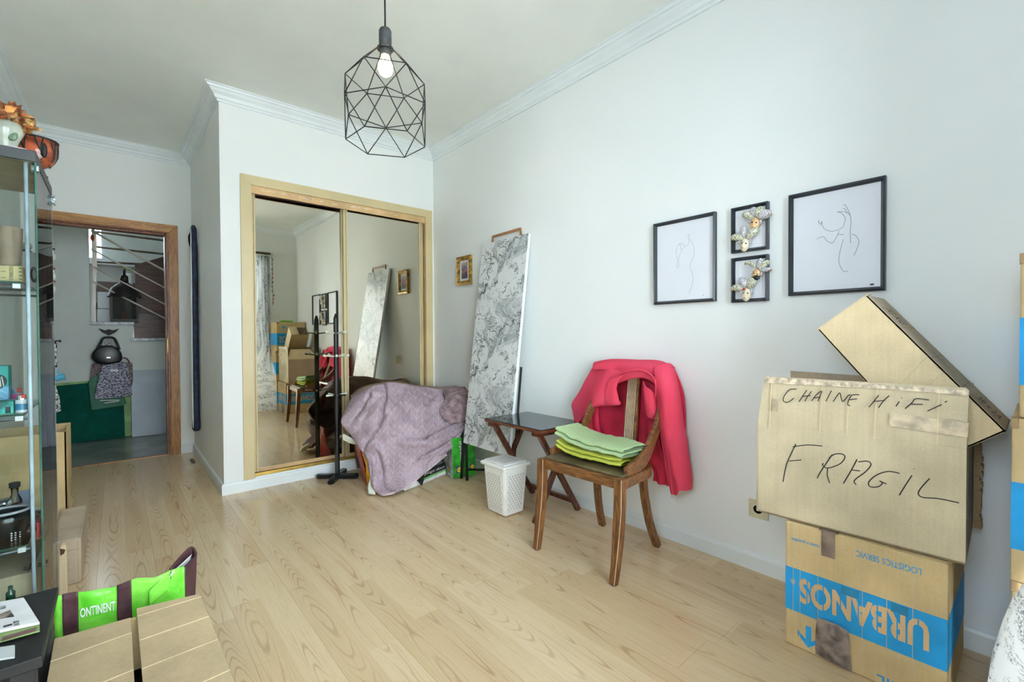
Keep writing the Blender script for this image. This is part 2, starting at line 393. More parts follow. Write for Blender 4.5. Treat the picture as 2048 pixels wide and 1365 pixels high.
MB().add([(DX0+.005, YD-.016, DZ-.01), (DX1-.005, YD-.016, DZ-.01), (DX1-.005+cw, YD-.016, DZ-.01+cw), (DX0+.005-cw, YD-.016, DZ-.01+cw),
          (DX0+.005, YD, DZ-.01), (DX1-.005, YD, DZ-.01), (DX1-.005+cw, YD, DZ-.01+cw), (DX0+.005-cw, YD, DZ-.01+cw)], [(0,1,2,3),(7,6,5,4),(0,4,5,1),(1,5,6,2),(2,6,7,3),(3,7,4,0)]).build('casing_head', m_oakh, d1, bevel=.003)
B(DX1-.018, DX1, YD-.004, YD+.144, 0, DZ-.018).build('jamb', m_oakdark, d1)
B(DX0, DX0+.018, YD-.004, YD+.144, 0, DZ-.018).build('jamb', m_oakdark, d1)
B(DX0, DX1, YD-.004, YD+.144, DZ-.018, DZ).build('head_jamb', m_oakdark, d1)
B(DX1-.03, DX1-.018, YD+.045, YD+.144, 0, DZ-.03).build('door_stop', m_oakdark, d1)
B(DX0+.018, DX1-.03, YD+.045, YD+.144, DZ-.03, DZ-.018).build('door_stop', m_oakdark, d1)
B(DX1-.0215, DX1-.018, YD+.015, YD+.035, .93, 1.06).build('strike_plate', m_gold, d1)
B(DX0+.018, DX1-.018, YD+.03, YD+.055, 0, .004).build('threshold', plain('threshold_brass', (150,96,52), .35, .5), d1)
# ================================================================== WARDROBE
wd = thing('sliding_wardrobe', 'built-in sliding wardrobe with cream frame and two mirror doors', 'wardrobe', (1.415, YW, .085))
y0, y1 = YW-.014, YW
fr = MB()
def miter(a, b, c, d, ya, yb): return [(p[0], ya, p[1]) for p in (a, b, c, d)]+[(p[0], yb, p[1]) for p in (a, b, c, d)]
for nm, q in (('frame_upright', ((.658,.078),(.726,.078),(.726,2.135),(.658,2.202))), ('frame_upright', ((2.106,.078),(2.174,.078),(2.174,2.202),(2.106,2.135))),
              ('frame_head', ((.726,2.135),(2.106,2.135),(2.174,2.202),(.658,2.202)))):
    mb = MB(); mb.add(miter(*q, y0, y1), [(0,1,2,3),(7,6,5,4),(0,4,5,1),(1,5,6,2),(2,6,7,3),(3,7,4,0)]); mb.build(nm, m_ward, wd, bevel=.002)
B(.722, .726, YW, YW+.09, .085, 2.14).build('jamb_lining', m_wardp, wd); B(2.106, 2.11, YW, YW+.09, .085, 2.14).build('jamb_lining', m_wardp, wd)
pel = B(.726, 2.106, YW-.004, YW+.008, 2.082, 2.134).build('pelmet', m_wardp, wd)
m_scuff = plain('scuffed_paint', (242,238,226), .6)
mb = MB()
for i in range(60):
    xx = .78+random.random()**1.3*1.05; zz = 2.113-.008*random.random()+.004*math.sin(xx*9)
    mb.box(xx, xx+.006+.03*random.random(), YW-.0046, YW-.004, zz, zz+.0015+.003*random.random()*(1 if .9 < xx < 1.5 else .3))
mb.build('scuff_marks', m_scuff, pel, kind='stuff')
B(.726, 2.106, YW+.008, YW+.09, 2.10, 2.14).build('top_track', m_wardd, wd)
B(.726, 2.106, YW+.002, YW+.09, .086, .096).build('bottom_track', m_gold, wd, bevel=.002)
B(.726, 2.106, YW+.004, YW+.010, .096, .108).build('track_rail', m_gold, wd, bevel=.002)
B(.726, 2.106, YW+.085, YW+.09, .096, 2.10).build('back_panel', m_wardd, wd)
def stile(mbd, x0, x1, ya, z0, z1):                   # three-step moulded profile
    w = (x1-x0)/3; mbd.box(x0, x0+w, ya, ya+.012, z0, z1); mbd.box(x0+w, x0+2*w, ya+.006, ya+.012, z0, z1); mbd.box(x0+2*w, x1, ya-.002, ya+.012, z0, z1)
def mdoor(x0, x1, ya, sw=.034, z0=.10, z1=2.10):
    d = B(x0+sw*.8, x1-sw*.8, ya+.010, ya+.020, z0+.02, z1-.01).build('mirror_door', m_wardd, wd)
    B(x0+sw, x1-sw, ya+.004, ya+.0095, z0+.028, z1-.008).build('mirror_glass', m_mirror, d)
    for a, b in ((x0, x0+sw), (x1-sw, x1)):
        mb = MB(); stile(mb, a, b, ya-.004, z0, z1); mb.build('door_stile', m_ward, d, bevel=.0015)
    B(x0+sw, x1-sw, ya-.003, ya+.010, z0, z0+.028).build('bottom_rail', m_wardp, d, bevel=.002)
    B(x0+sw, x1-sw, ya-.003, ya+.010, z1-.008, z1).build('top_rail', m_wardd, d)
mdoor(1.379, 2.095, YW+.028)
mdoor(.728, 1.405, YW+.058, .033)

# ================================================================== HALL BEYOND THE DOOR
hf = struct('floor_hall', B(-1.6, 1.6, YD+.14, 6.60, -.06, -.004), m_gap)
ty = 5.215; 
for r_, (a, b) in enumerate(((5.216, 5.62), (5.62, 6.02), (6.02, 6.42), (6.42, 6.6))):
    for xa in (-1.16, -.56, .03, .63):
        g = .002; B(max(xa, -1.6)+g, xa+.6-g, a+g, b-g, -.006 if a > 5.32 else -.0059, -.001).build('tile', m_tile, hf)
struct('floor_hall_threshold', B(DX0, DX1, 5.216, 5.33, -.06, -.0061), m_gap)
LZ = 1.237
mb = MB(); mb.box(-1.6, -.205, 6.5, 6.6, 0, 3.0); mb.box(-.205, .142, 6.5, 6.6, 0, LZ-.03); mb.box(.142, 1.6, 6.5, 6.6, 0, 1.03)
struct('wall_hall', mb, m_hallwall)
struct('wall_hall_upper', B(-1.7, 1.7, YD+.14, YD+.24, ZC-.3, 3.06), m_hallwall)
struct('wall_hall_near', MB().box(-1.7, DX0-.02, YD+.14, YD+.2, 0, ZC-.3).box(DX1+.02, 1.7, YD+.14, YD+.2, 0, ZC-.3), m_hallwall)
struct('wall_hall_side', MB().box(-1.7, -1.6, 5.32, 9.0, 0, 3.0).box(1.6, 1.7, 5.32, 9.0, 0, 3.0), m_hallwall)
struct('ceiling_hall', B(-1.7, 1.7, 5.32, 9.1, 3.0, 3.06), m_ceil)
struct('floor_landing', MB().box(-1.6, .142, 6.6, 9.0, 1.1, 1.205).box(.142, 1.6, 6.6, 9.0, .9, 1.03), plain('landing_wood', (120,86,66), .5))
# back wall with a window high up on the left
yb = 8.6
a = PY(193, 452, yb); b = PY(209, 528, yb); wz0, wz1 = b.z, 2.9
hx0, hx1 = -1.5, b.x
mb = MB(); mb.box(-1.6, hx0, yb, yb+.1, 1.0, 3.0); mb.box(hx1, 1.6, yb, yb+.1, 1.0, 3.0); mb.box(hx0, hx1, yb, yb+.1, 1.0, wz0); mb.box(hx0, hx1, yb, yb+.1, wz1, 3.0)
struct('wall_hall_far', mb, m_hallwall)
w2 = struct('window_2', MB().box(hx0, hx1, yb+.03, yb+.07, wz1-.05, wz1).box(hx0, hx0+.05, yb+.03, yb+.07, wz0, wz1-.05).box(hx1-.03, hx1, yb+.03, yb+.07, wz0, wz1-.05), m_trim)
B(hx0+.05, hx1-.03, yb+.05, yb+.055, wz0, wz1-.05).build('pane', m_pane, w2)
a = PY(196, 516, 8.4); b = PY(270, 520, 8.4)
B(a.x-.6, b.x, 8.35, yb, a.z-.09, a.z-.01).build('window_sill', m_trim, w2)
portal('hall_window_light', ((hx0+hx1)/2, yb+.12, (wz0+wz1)/2), (R(-90), 0, 0), hx1-hx0, wz1-wz0)
# ledge and steps (marble)
m_marble = plain('grey_marble', (168,174,178), .3, var=.12, scale=30)
m_walnut = wood('dark_wood_panel', (98,66,48), (66,42,30), 0, 6)
st = thing('staircase', 'hall staircase with grey stone treads and brown wooden risers', 'staircase', (.1, 6.5, 1.0))
B(-.212, .150, 6.46, 6.66, LZ-.03, LZ+.0).build('tread', m_marble, st, bevel=.003)
B(.115, .62, 6.46, 6.66, 1.032, 1.062).build('tread', m_marble, st, bevel=.003)
B(.150, .70, 6.665, 6.70, 1.062, 1.34).build('riser', m_walnut, st)
for i, (pa, pb) in enumerate((((188,545),(190.5,568)), ((186,571),(189.5,598)), ((184,597),(187.5,626)), ((182,629),(188,640)))):
    p = PY(pa[0], pa[1], 6.9-.02*i); q = PY(pb[0], pb[1], 6.9-.02*i)
    B(p.x-.004, q.x+.010, 6.9-.02*i, 7.15, q.z-.03, p.z).build('stair_edge', m_trim, st)
# railing
rl = thing('stair_railing', 'sloping white metal stair railing seen through the doorway', 'railing', (.1, 6.47, LZ))
m_rail = plain('railing_paint', (232,222,206), .35, var=.03)
for pa, pb, w in (((182,461),(335,545),.022), ((182,498),(335,579),.015), ((183,532),(335,612),.015), ((184,563),(335,640),.015)):
    MB().tube([PY(*pa, 6.47), PY(*pb, 6.47)], w/2, 8).build('rail_bar', m_rail, rl, smooth=True)
p0 = PY(186, 452, 6.478)
B(p0.x-.012, p0.x+.012, 6.47, 6.494, LZ, 2.3).build('rail_post', m_rail, rl)
p1 = PY(345, 552, 6.478); B(p1.x-.012, p1.x+.012, 6.47, 6.494, 1.062, p1.z).build('rail_post', m_rail, rl)
r2 = thing('landing_railing', 'far landing railing of three level brown bars before the far wall', 'railing', (.1, 7.9, 1.2))
for pa, pb in (((193,464),(333,482)), ((193,494),(333,509)), ((193,524),(290,529))):
    MB().tube([PY(*pa, 7.9), PY(*pb, 7.9)], .014, 8).build('rail_bar', plain('brown_rail', (110,94,74), .4), r2, smooth=True)
q = PY(333, 482, 7.9); B(q.x, q.x+.03, 7.885, 7.915, 1.031, q.z).build('rail_post', m_rail, r2)
q = PY(193, 462, 7.9); B(q.x-.03, q.x, 7.885, 7.915, 1.206, q.z).build('rail_post', m_rail, r2)
# brown cabinet beyond
a = PY(196, 562, 7.5); b = PY(360, 640, 7.5); c = PY(360, 505, 7.5); e = PY(270, 530, 7.5)
cb = thing('wooden_cabinet', 'dark brown wooden cabinet on the landing behind the lantern', 'cabinet', ((a.x+b.x)/2, 7.6, 1.206))
MB().add([(e.x, 7.5, 1.206), (b.x, 7.5, 1.032), (b.x, 7.5, c.z), (e.x, 7.5, e.z), (e.x, 7.75, 1.206), (b.x, 7.75, 1.032), (b.x, 7.75, c.z), (e.x, 7.75, e.z)],
         [(0,1,2,3),(7,6,5,4),(0,4,5,1),(1,5,6,2),(2,6,7,3),(3,7,4,0)]).build('cabinet_body', m_walnut, cb)
B(a.x-.05, e.x, 7.55, 7.75, 1.206, a.z).build('cabinet_side', m_walnut, cb)
for zz in (1.35, 1.5, 1.62): B(a.x-.05, b.x, 7.485, 7.5, zz, zz+.006).build('cabinet_seam', m_wardd, cb)
# storage boxes on the landing at left of lantern
a = PY(194, 584, 7.0); b = PY(220, 640, 7.0)
t = thing('white_crate', 'pale storage crate with two tiers standing left of the hall lantern', 'crate', ((a.x+b.x)/2, 7.05, 1.206))
zm = (a.z+1.206)/2; B(a.x, b.x, 7.0, 7.2, zm+.004, a.z).build('crate_top', m_trim, t, bevel=.006); B(a.x-.005, b.x, 7.0, 7.2, 1.207, zm-.002).build('crate_base', m_trim, t, bevel=.006)
# lantern
c0 = PY(249, 640, 6.58); m_lan = plain('lantern_metal', (30,22,18), .5)
s = (PY(277, 600, 6.58)-PY(222, 600, 6.58)).length/2; cx = c0.x+.003; zt = PY(249, 596, 6.58).z; ztop = PY(247, 540, 6.58).z; cy = 6.56
t = thing('lantern', 'dark metal lantern with glass sides standing on the stone ledge', 'lantern', (cx, cy, LZ))
B(cx-s, cx+s, cy-.09, cy+.09, LZ, LZ+.035).build('base_plate', m_lan, t)
for sx in (-1, 1):
    for sy in (-1, 1): B(cx+sx*s-.008*(sx+1), cx+sx*s+.008*(1-sx), cy+sy*.09-.008*(sy+1), cy+sy*.09+.008*(1-sy), LZ+.035, zt).build('corner_post', m_lan, t)
for sy in (-1, 1): B(cx-s+.016, cx+s-.016, cy+sy*.082-.002, cy+sy*.082+.002, LZ+.035, zt).build('pane', m_lpane, t)
zd = PY(249, 566, 6.58).z
MB().lathe([(s*1.28, zt), (s*1.25, zt+.01), (s*1.0, zt+(zd-zt)*.6), (s*.35, zd), (.02, zd)], (cx, cy, 0), 20, sy=.9).build('roof', m_lan, t, smooth=True)
MB().lathe([(s*.32, zd), (s*.30, zd+(ztop-zd)*.5), (s*.13, zd+(ztop-zd)*.6), (s*.1, ztop), (.001, ztop+.004)], (cx, cy, 0), 14).build('finial', m_lan, t, smooth=True)
MB().lathe([(.022, LZ+.036), (.022, LZ+.12), (.001, LZ+.121)], (cx, cy, 0), 14).build('candle', plain('orange_candle', (170,70,30), .5), t, smooth=True)
# plant
t = thing('small_plant', 'small green leafy plant on the landing above the lantern', 'plant', tuple(PY(256, 545, 7.45)))
pp = PY(256, 538, 7.45); m_leaf = plain('leaf', (96,150,50), .5)
MB().lathe([(.03, 1.207), (.045, pp.z-.06), (.04, pp.z-.06), (.001, pp.z-.065)], (pp.x, 7.42, 0), 14).build('plant_pot', m_white, t, smooth=True)
for i in range(9):
    an = i*.7; q = Vector((pp.x+.05*math.cos(an), 7.42+.03*math.sin(an), pp.z-.05+.012*(i % 5)))
    MB().slab([q, q+Vector((.02, .01, .012)), q+Vector((.045*math.cos(an), .02, .03)), q+Vector((-.01, 0, .02))], (0, -1, .3), .002).build('leaf', m_leaf, t)
# red ornament at railing post
a = PY(184.5, 476, 6.44); t = MB().ball((a.x, a.y, a.z), (.016, .012, .035)).build('red_ornament', plain('red_orange', (196,70,30), .5), None, smooth=True); tag(t, 'small orange-red ornament hanging by the stair railing post', 'ornament')
# yellow-green thing: leaning boards
m_dgreen = plain('dark_green_board', (0,84,70), .85, spec=.2, var=.05)
m_lgreen = plain('light_green_board', (150,192,120), .6); m_wpanel = plain('white_panel', (190,200,212), .5, var=.03, scale=3)
def lean(name, pxs, y_top, y_bot, mat, label, cat, th=.018):
    q = [PY(*p, y_top if i in (0, 1) else y_bot) for i, p in enumerate(pxs)]   # TL TR BR BL
    for v in q[2:]: v.z = .002
    n = (q[1]-q[0]).cross(q[3]-q[0]).normalized(); n = n if n.y < 0 else -n
    t = MB().slab([q[3], q[2], q[1], q[0]], -n, th).build(name, mat, None, bevel=.002); t = tag(t, label, cat); return t
lean('green_board', ((108,773),(246,760),(250,873),(100,892)), 6.47, 6.41, m_dgreen, 'large dark green board leaning against the hall wall', 'board', .012)
lean('lime_board', ((100,768),(262,756),(263,872),(100,888)), 6.485, 6.445, m_lgreen, 'light green board edging out behind the dark green board', 'board', .012)
lean('white_board', ((262,741),(345,739),(345,864),(264,874)), 6.47, 6.36, m_wpanel, 'tall white panel leaning beside the green boards in the hall', 'board', .014)
# bags on the wall hook
hk = thing('wall_hook', 'black bird-shaped double hook on the hall wall above the bags', 'hook', tuple(PY(218, 665, 6.49)))
c0 = PY(218, 664, 6.49)
MB().slab([c0+Vector(v) for v in ((-.085,0,.035),(-.03,0,.015),(0,0,.028),(.03,0,.015),(.085,0,.035),(.05,0,-.01),(.03,0,-.02),(.01,0,-.035),(-.01,0,-.035),(-.03,0,-.02),(-.05,0,-.01))], (0,-1,0), .018).build('hook_wings', m_blackmatte, hk, bevel=.003)
MB().tube([c0+Vector((0,-.018,-.03)), c0+Vector((0,-.03,-.05)), c0+Vector((0,-.05,-.052)), c0+Vector((0,-.052,-.035))], .005, 8).build('hook_prong', m_chrome, hk, smooth=True)
hb = thing('black_handbag', 'glossy black handbag hanging from the hall hook', 'handbag', tuple(PY(214, 700, 6.4)))
m_leather = plain('black_leather', (10,18,16), .38, var=.2, scale=20, spec=.7)
k = .0075
c1 = PY(213, 710, 6.36); bw = (PY(245, 710, 6.36)-PY(182, 710, 6.36)).length/2
MB().slab([PY(*p, 6.33) for p in ((182,716),(184,707),(191,698),(203,692),(222,691),(235,696),(243,706),(246,718),(240,726),(216,730),(190,727))], (0, 1, 0), .085).build('bag_body', m_leather, hb, smooth=True, bevel=.022)
MB().slab([PY(*p, 6.36) for p in ((204,693),(209,681),(225,680),(229,692))], (0, 1, 0), .01).build('grey_lining', plain('lining_grey', (150,146,140), .5, var=.3, scale=50), hb)
for dy in (-.03, .02):
    MB().tube(curve([PY(194, 699, 6.36)+Vector((0,dy,0)), PY(202, 684, 6.38)+Vector((0,dy,0)), PY(208, 676, 6.42)+Vector((0,dy,0)), PY(226, 676, 6.42)+Vector((0,dy,0)), PY(233, 684, 6.38)+Vector((0,dy,0)), PY(239, 700, 6.36)+Vector((0,dy,0))], 20), .011, 8).build('handle', m_leather, hb, smooth=True)
B(c1.x+.0, c1.x+.03, 6.326, 6.33, c1.z-.035, c1.z-.025).build('metal_badge', m_chrome, hb)
# patterned tote
M = Mat('tote_pattern', (150,150,170), .7); co = M.coord(); x, y, z = M.xyz(co); v1 = M.vec(x*1.0, y, z*2.3); a = M.noise(v1, 55, 2, .5, .8); b = M.vor(v1, 34)
M.color(M.mix(a.step(.46, .54), (70,62,78), (196,196,214)) ); nt = M.nt
c2 = M.mix(b.lt(.22), M.b.inputs['Base Color'].links[0].from_socket, (44,44,74)); M.color(c2); m_tote = M.m
m_tedge = plain('tote_edge', (96,50,64), .7)
def hang(name, pts, yy, mat, label, cat, th=.05, parent=None):
    q = [PY(*p, yy) for p in pts]; mb = MB().slab(q, (0, 1, 0), th)
    return tag(mb.build(name, mat, None, bevel=.008), label, cat) if parent is None else mb.build(name, mat, parent, bevel=.006)
tb = thing('patterned_tote', 'grey patterned tote bag hanging below the black handbag', 'bag', tuple(PY(225, 760, 6.38)))
hang('tote_front', ((206,728),(245,723),(256,735),(265,790),(248,794),(188,800),(195,765)), 6.36, m_tote, '', '', .05, tb)
hang('tote_side', ((243,724),(265,727),(266,760),(262,782),(252,735)), 6.40, plain('tote_gold', (132,118,112), .7, var=.25, scale=60), '', '', .03, tb)
MB().tube(curve([PY(246, 716, 6.4), PY(254, 718, 6.4), PY(259, 727, 6.4)], 8), .006, 6).build('strap', m_tedge, tb, smooth=True)
MB().slab([PY(*p, 6.358) for p in ((220,739),(236,739),(236,743.5),(220,743.5))], (0,-1,0), .001).build('name_patch', m_white, tb)
m_gbag = plain('green_paper_bag', (20,104,72), .5, var=.05)
gb = thing('green_carrier_bag', 'folded green carrier bag hanging behind the patterned tote', 'bag', tuple(PY(210, 790, 6.42)))
hang('bag_front', ((176,764),(192,748),(245,790),(253,805),(248,812),(182,822)), 6.42, m_gbag, '', '', .03, gb)
MB().slab([PY(*p, 6.418) for p in ((200,801),(240,800),(240,801),(200,802.4))], (0,-1,0), .001).build('printed_line', m_white, gb)
MB().slab([PY(*p, 6.418) for p in ((209,806),(238,801.8),(238,803),(209,807.4))], (0,-1,0), .001).build('printed_line', m_white, gb)
t = hang('speckled_pouch', ((184,727),(207,728),(204,742),(178,764)), 6.43, plain('speckled_cloth', (120,104,108), .7, var=.4, scale=90), 'speckled pouch tucked between handbag and tote on the hook', 'bag', .02)
# things on the door frame's left jamb (key rack, ornaments)
yk = 5.155
for i, (px, py, r_, col, lab) in enumerate(((105,509,.022,(215,214,205),'highest'), (105.5,548,.022,(226,226,216),'second'), (105,574,.026,(214,206,196),'lowest'))):
    c = PY(px+1, py, yk)
    t = thing('snowman_ornament', 'little white snowman ornament on the left door casing, %s of three' % lab, 'ornament', tuple(c), 'snowman ornaments on the door casing')
    MB().ball((c.x, c.y, c.z-.02), (r_*.9, .014, r_*1.3)).build('snowman_body', plain('snow_white', col, .6), t, smooth=True)
    MB().ball((c.x, c.y, c.z+.022), (r_*.6, .012, r_*.7)).build('snowman_head', plain('snow_white', col, .6), t, smooth=True)
    MB().ball((c.x, c.y, c.z+.042), (r_*.62, .013, r_*.35)).build('snowman_hat', plain('hat_red', (176,40,34) if i else (40,40,44), .6), t, smooth=True)
kk = thing('hanging_keys', 'bunch of keys and dark cord hanging from a hook on the left door casing', 'keys', tuple(PY(112, 690, yk)))
MB().tube(curve([PY(108, 684, yk), PY(113, 682, yk-.02), PY(121, 684, yk-.03), PY(119, 680, yk-.035)], 10), .005, 6).build('hook', m_blackmatte, kk, smooth=True)
MB().tube(curve([PY(110, 684, yk), PY(112, 700, yk-.01), PY(110, 715, yk-.01), PY(112, 735, yk-.01)], 12), .008, 6).build('cord', m_blackmatte, kk, smooth=True)
for k_, (px, py) in enumerate(((109,692),(112,700),(111,709),(113,722),(110,728))):
    q = PY(px, py, yk-.02); MB().box(q.x-.008, q.x+.008, q.y-.004, q.y+.004, q.z-.016, q.z+.016).build('key', m_chrome, kk, bevel=.003)
dd = thing('bag_dispenser', 'turquoise bone-shaped dog bag dispenser hanging below the keys', 'dispenser', tuple(PY(120, 755, yk)))
m_turq = plain('turquoise_rubber', (86,184,216), .5)
a, b = PY(109, 758, yk-.02), PY(130, 753, yk-.02)
MB().tube([a, a+(b-a)*.1, a+(b-a)*.25, a+(b-a)*.75, a+(b-a)*.9, b], [.018,.03,.024,.024,.03,.02], 12).build('bone_body', m_turq, dd, smooth=True)
MB().slab([PY(*p, yk-.02) for p in ((112,748),(115,738),(118,740),(119,750))], (0,-1,0), .006).build('hang_tab', m_turq, dd)
t = hang('lace_cloth', ((106,768),(109,766),(119,795),(122,822),(106,830)), yk-.01, plain('lace_grey', (170,178,170), .9, var=.35, scale=70), 'pale frilled cloth hanging at the left door casing', 'cloth', .01)
# navy roll on side wall
t = thing('draught_stopper', 'long navy fabric roll hanging on the side wall by the door', 'fabric roll', (.52, 4.65, .3))
m_navy = plain('navy_fabric', (26,42,68), .6, var=.2, scale=20)
yy = 4.72; c = PX(397, 448, .51)
MB().tube(curve([(.505, 4.70, 2.02), (.508, 4.705, 1.7), (.507, 4.71, 1.1), (.508, 4.72, .5), (.508, 4.725, .27)], 24), [.012]+[.024]*3+[.027]*17+[.03]*3+[.02], 12).build('roll', m_navy, t, smooth=True)
MB().tube(curve([(.488, 4.69, 1.99), (.484, 4.69, 1.3), (.482, 4.70, .5), (.486, 4.71, .3)], 14), .0055, 6).build('white_piping', m_white, t, smooth=True, label='thin white piping')
a = PX(387, 480, .51)
for i in range(6):
    MB().tube(curve([(.508, 4.79+.012*i, 1.99-.004*i), (.49, 4.84+.02*math.sin(i), 1.95), (.495, 4.82+.012*i, 1.86+.01*i), (.508, 4.76, 1.90)], 10), .007, 6).build('cord_tie', m_blackmatte, t, smooth=True)
t = B(.47, .495, 4.70, 4.84, 0, .012).build('wood_offcut', plain('dark_offcut', (92,74,50), .6), None, bevel=.002); tag(t, 'small dark wooden offcut lying on the floor by the doorway', 'wood piece')
# ================================================================== PICTURES ON THE RIGHT WALL
def frame(label, y0, y1, z0, z1, fw_=.016, th=.022, mat=None, name='picture_frame', cat='picture frame', tilt=0):
    mat = mat or m_bframe; t = thing(name, label, cat, (XR, (y0+y1)/2, z0))
    x0 = XR-th
    for q in (((y0,z0),(y1,z0),(y1-fw_,z0+fw_),(y0+fw_,z0+fw_)), ((y1,z0),(y1,z1),(y1-fw_,z1-fw_),(y1-fw_,z0+fw_)), ((y1,z1),(y0,z1),(y0+fw_,z1-fw_),(y1-fw_,z1-fw_)), ((y0,z1),(y0,z0),(y0+fw_,z0+fw_),(y0+fw_,z1-fw_))):
        vs = [(x0, *p) for p in q]; vs[2] = (x0+.010, *q[2]); vs[3] = (x0+.010, *q[3]); vs += [(XR-.001, *p) for p in q]
        m1 = [((Vector(vs[0])*.55+Vector(vs[3])*.45)), ((Vector(vs[1])*.55+Vector(vs[2])*.45))]; m1 = [Vector((x0-.003, v.y, v.z)) for v in m1]
        MB().add(vs+m1, [(0,1,9,8),(8,9,2,3),(7,6,5,4),(0,4,5,1),(2,6,7,3),(1,5,6,2,9),(3,7,4,0,8)]).build('frame_side', mat, t)
    B(XR-.008, XR-.001, y0+fw_, y1-fw_, z0+fw_, z1-fw_).build('paper', m_paper, t)
    return t
def strokes(t, cr, lists, w=.0012, name='drawn_line', xx=None, mat=None, smooth=6):
    ox, oy, sc = cr; mb = MB(); xx = XR-.009 if xx is None else xx
    for L in lists:
        P = [PX(ox+a/sc, oy+b/sc, xx) for a, b in L]; P = curve(P, smooth*(len(P)-1)) if len(P) > 2 else P
        mb.ribbon(P, w, (-1, 0, 0))
    return mb.build(name, mat or m_ink, t)
c6 = (1290, 340, 4.0157)
t = frame('large black picture frame with a line drawing of raised hands, right of the masks', .382, .708, 1.239, 1.667)
strokes(t, c6, [[(1590,285),(1605,280),(1630,320),(1650,370),(1655,420),(1648,500),(1652,590)], [(1545,340),(1570,345),(1600,370),(1608,400),(1600,425),(1597,452)],
 [(1548,335),(1600,338),(1635,350),(1640,365)], [(1590,310),(1605,315),(1625,350)], [(1398,402),(1395,420),(1410,437),(1420,415),(1425,450),(1450,480),(1500,493),(1560,478),(1595,455)],
 [(1378,555),(1430,537),(1460,570),(1500,588),(1520,570),(1550,515),(1556,490)], [(1548,518),(1594,520)], [(1592,558),(1570,640),(1556,720),(1570,780),(1600,818),(1630,812)],
 [(1660,518),(1690,527),(1718,575),(1700,640),(1677,690)]])
B(XR-.0092, XR-.008, .418, .430, 1.262, 1.268).build('signature', m_ink, t)
t = frame('medium black picture frame with a faint line drawing of two hands, left of the masks', 1.024, 1.357, 1.236, 1.665)
strokes(t, c6, [[(342,600),(355,580),(345,530),(355,522),(362,560),(385,600),(397,650),(385,710),(362,775),(385,850),(380,920),(352,990)],
 [(342,600),(320,612),(300,590),(275,597),(255,630),(250,690),(262,720),(255,770),(262,790),(272,770),(270,720),(290,660),(320,612)], [(275,597),(290,605),(285,630),(300,640)]], w=.0008)
B(XR-.0092, XR-.008, 1.085, 1.090, 1.268, 1.270).build('signature', m_ink, t)
mf = []
for lab, z0, z1 in (('small black frame with white mount holding the upper pair of jester masks', 1.453, 1.662), ('small black frame with white mount holding the lower pair of jester masks', 1.224, 1.43)):
    t = frame(lab, .789, .949, z0, z1, .015); mf.append(t)
    B(XR-.010, XR-.008, .822, .916, z0+.032, z0+.035).build('mount_bevel', m_white, t); B(XR-.010, XR-.008, .822, .916, z1-.035, z1-.032).build('mount_bevel', m_white, t)
    B(XR-.010, XR-.008, .822, .825, z0+.035, z1-.035).build('mount_bevel', m_white, t); B(XR-.010, XR-.008, .913, .916, z0+.035, z1-.035).build('mount_bevel', m_white, t)
# gilt frame with small street picture
t = frame('small gilt frame with a tiny colourful street print, left of the marble board', 3.026, 3.224, 1.494, 1.730, .034, .024, m_goldf)
M = Mat('street_print', (120,130,150), .6); co = M.coord('World'); x, y, z = M.xyz(co); n1 = M.noise(co, 38, 3); n2 = M.noise(M.vec(x, y*2, z), 60, 2)
cc = M.ramp((z-1.54)*(1/.14)+(n1-.5)*.7, [(0, (76,84,66)), (.3, (92,82,96)), (.5, (190,110,96)), (.72, (96,118,160)), (.9, (226,196,150))]); M.color(M.mix(n2.gt(.56), cc, (44,50,84)))
B(XR-.0095, XR-.008, 3.083, 3.167, 1.546, 1.678).build('print', M.m, t)
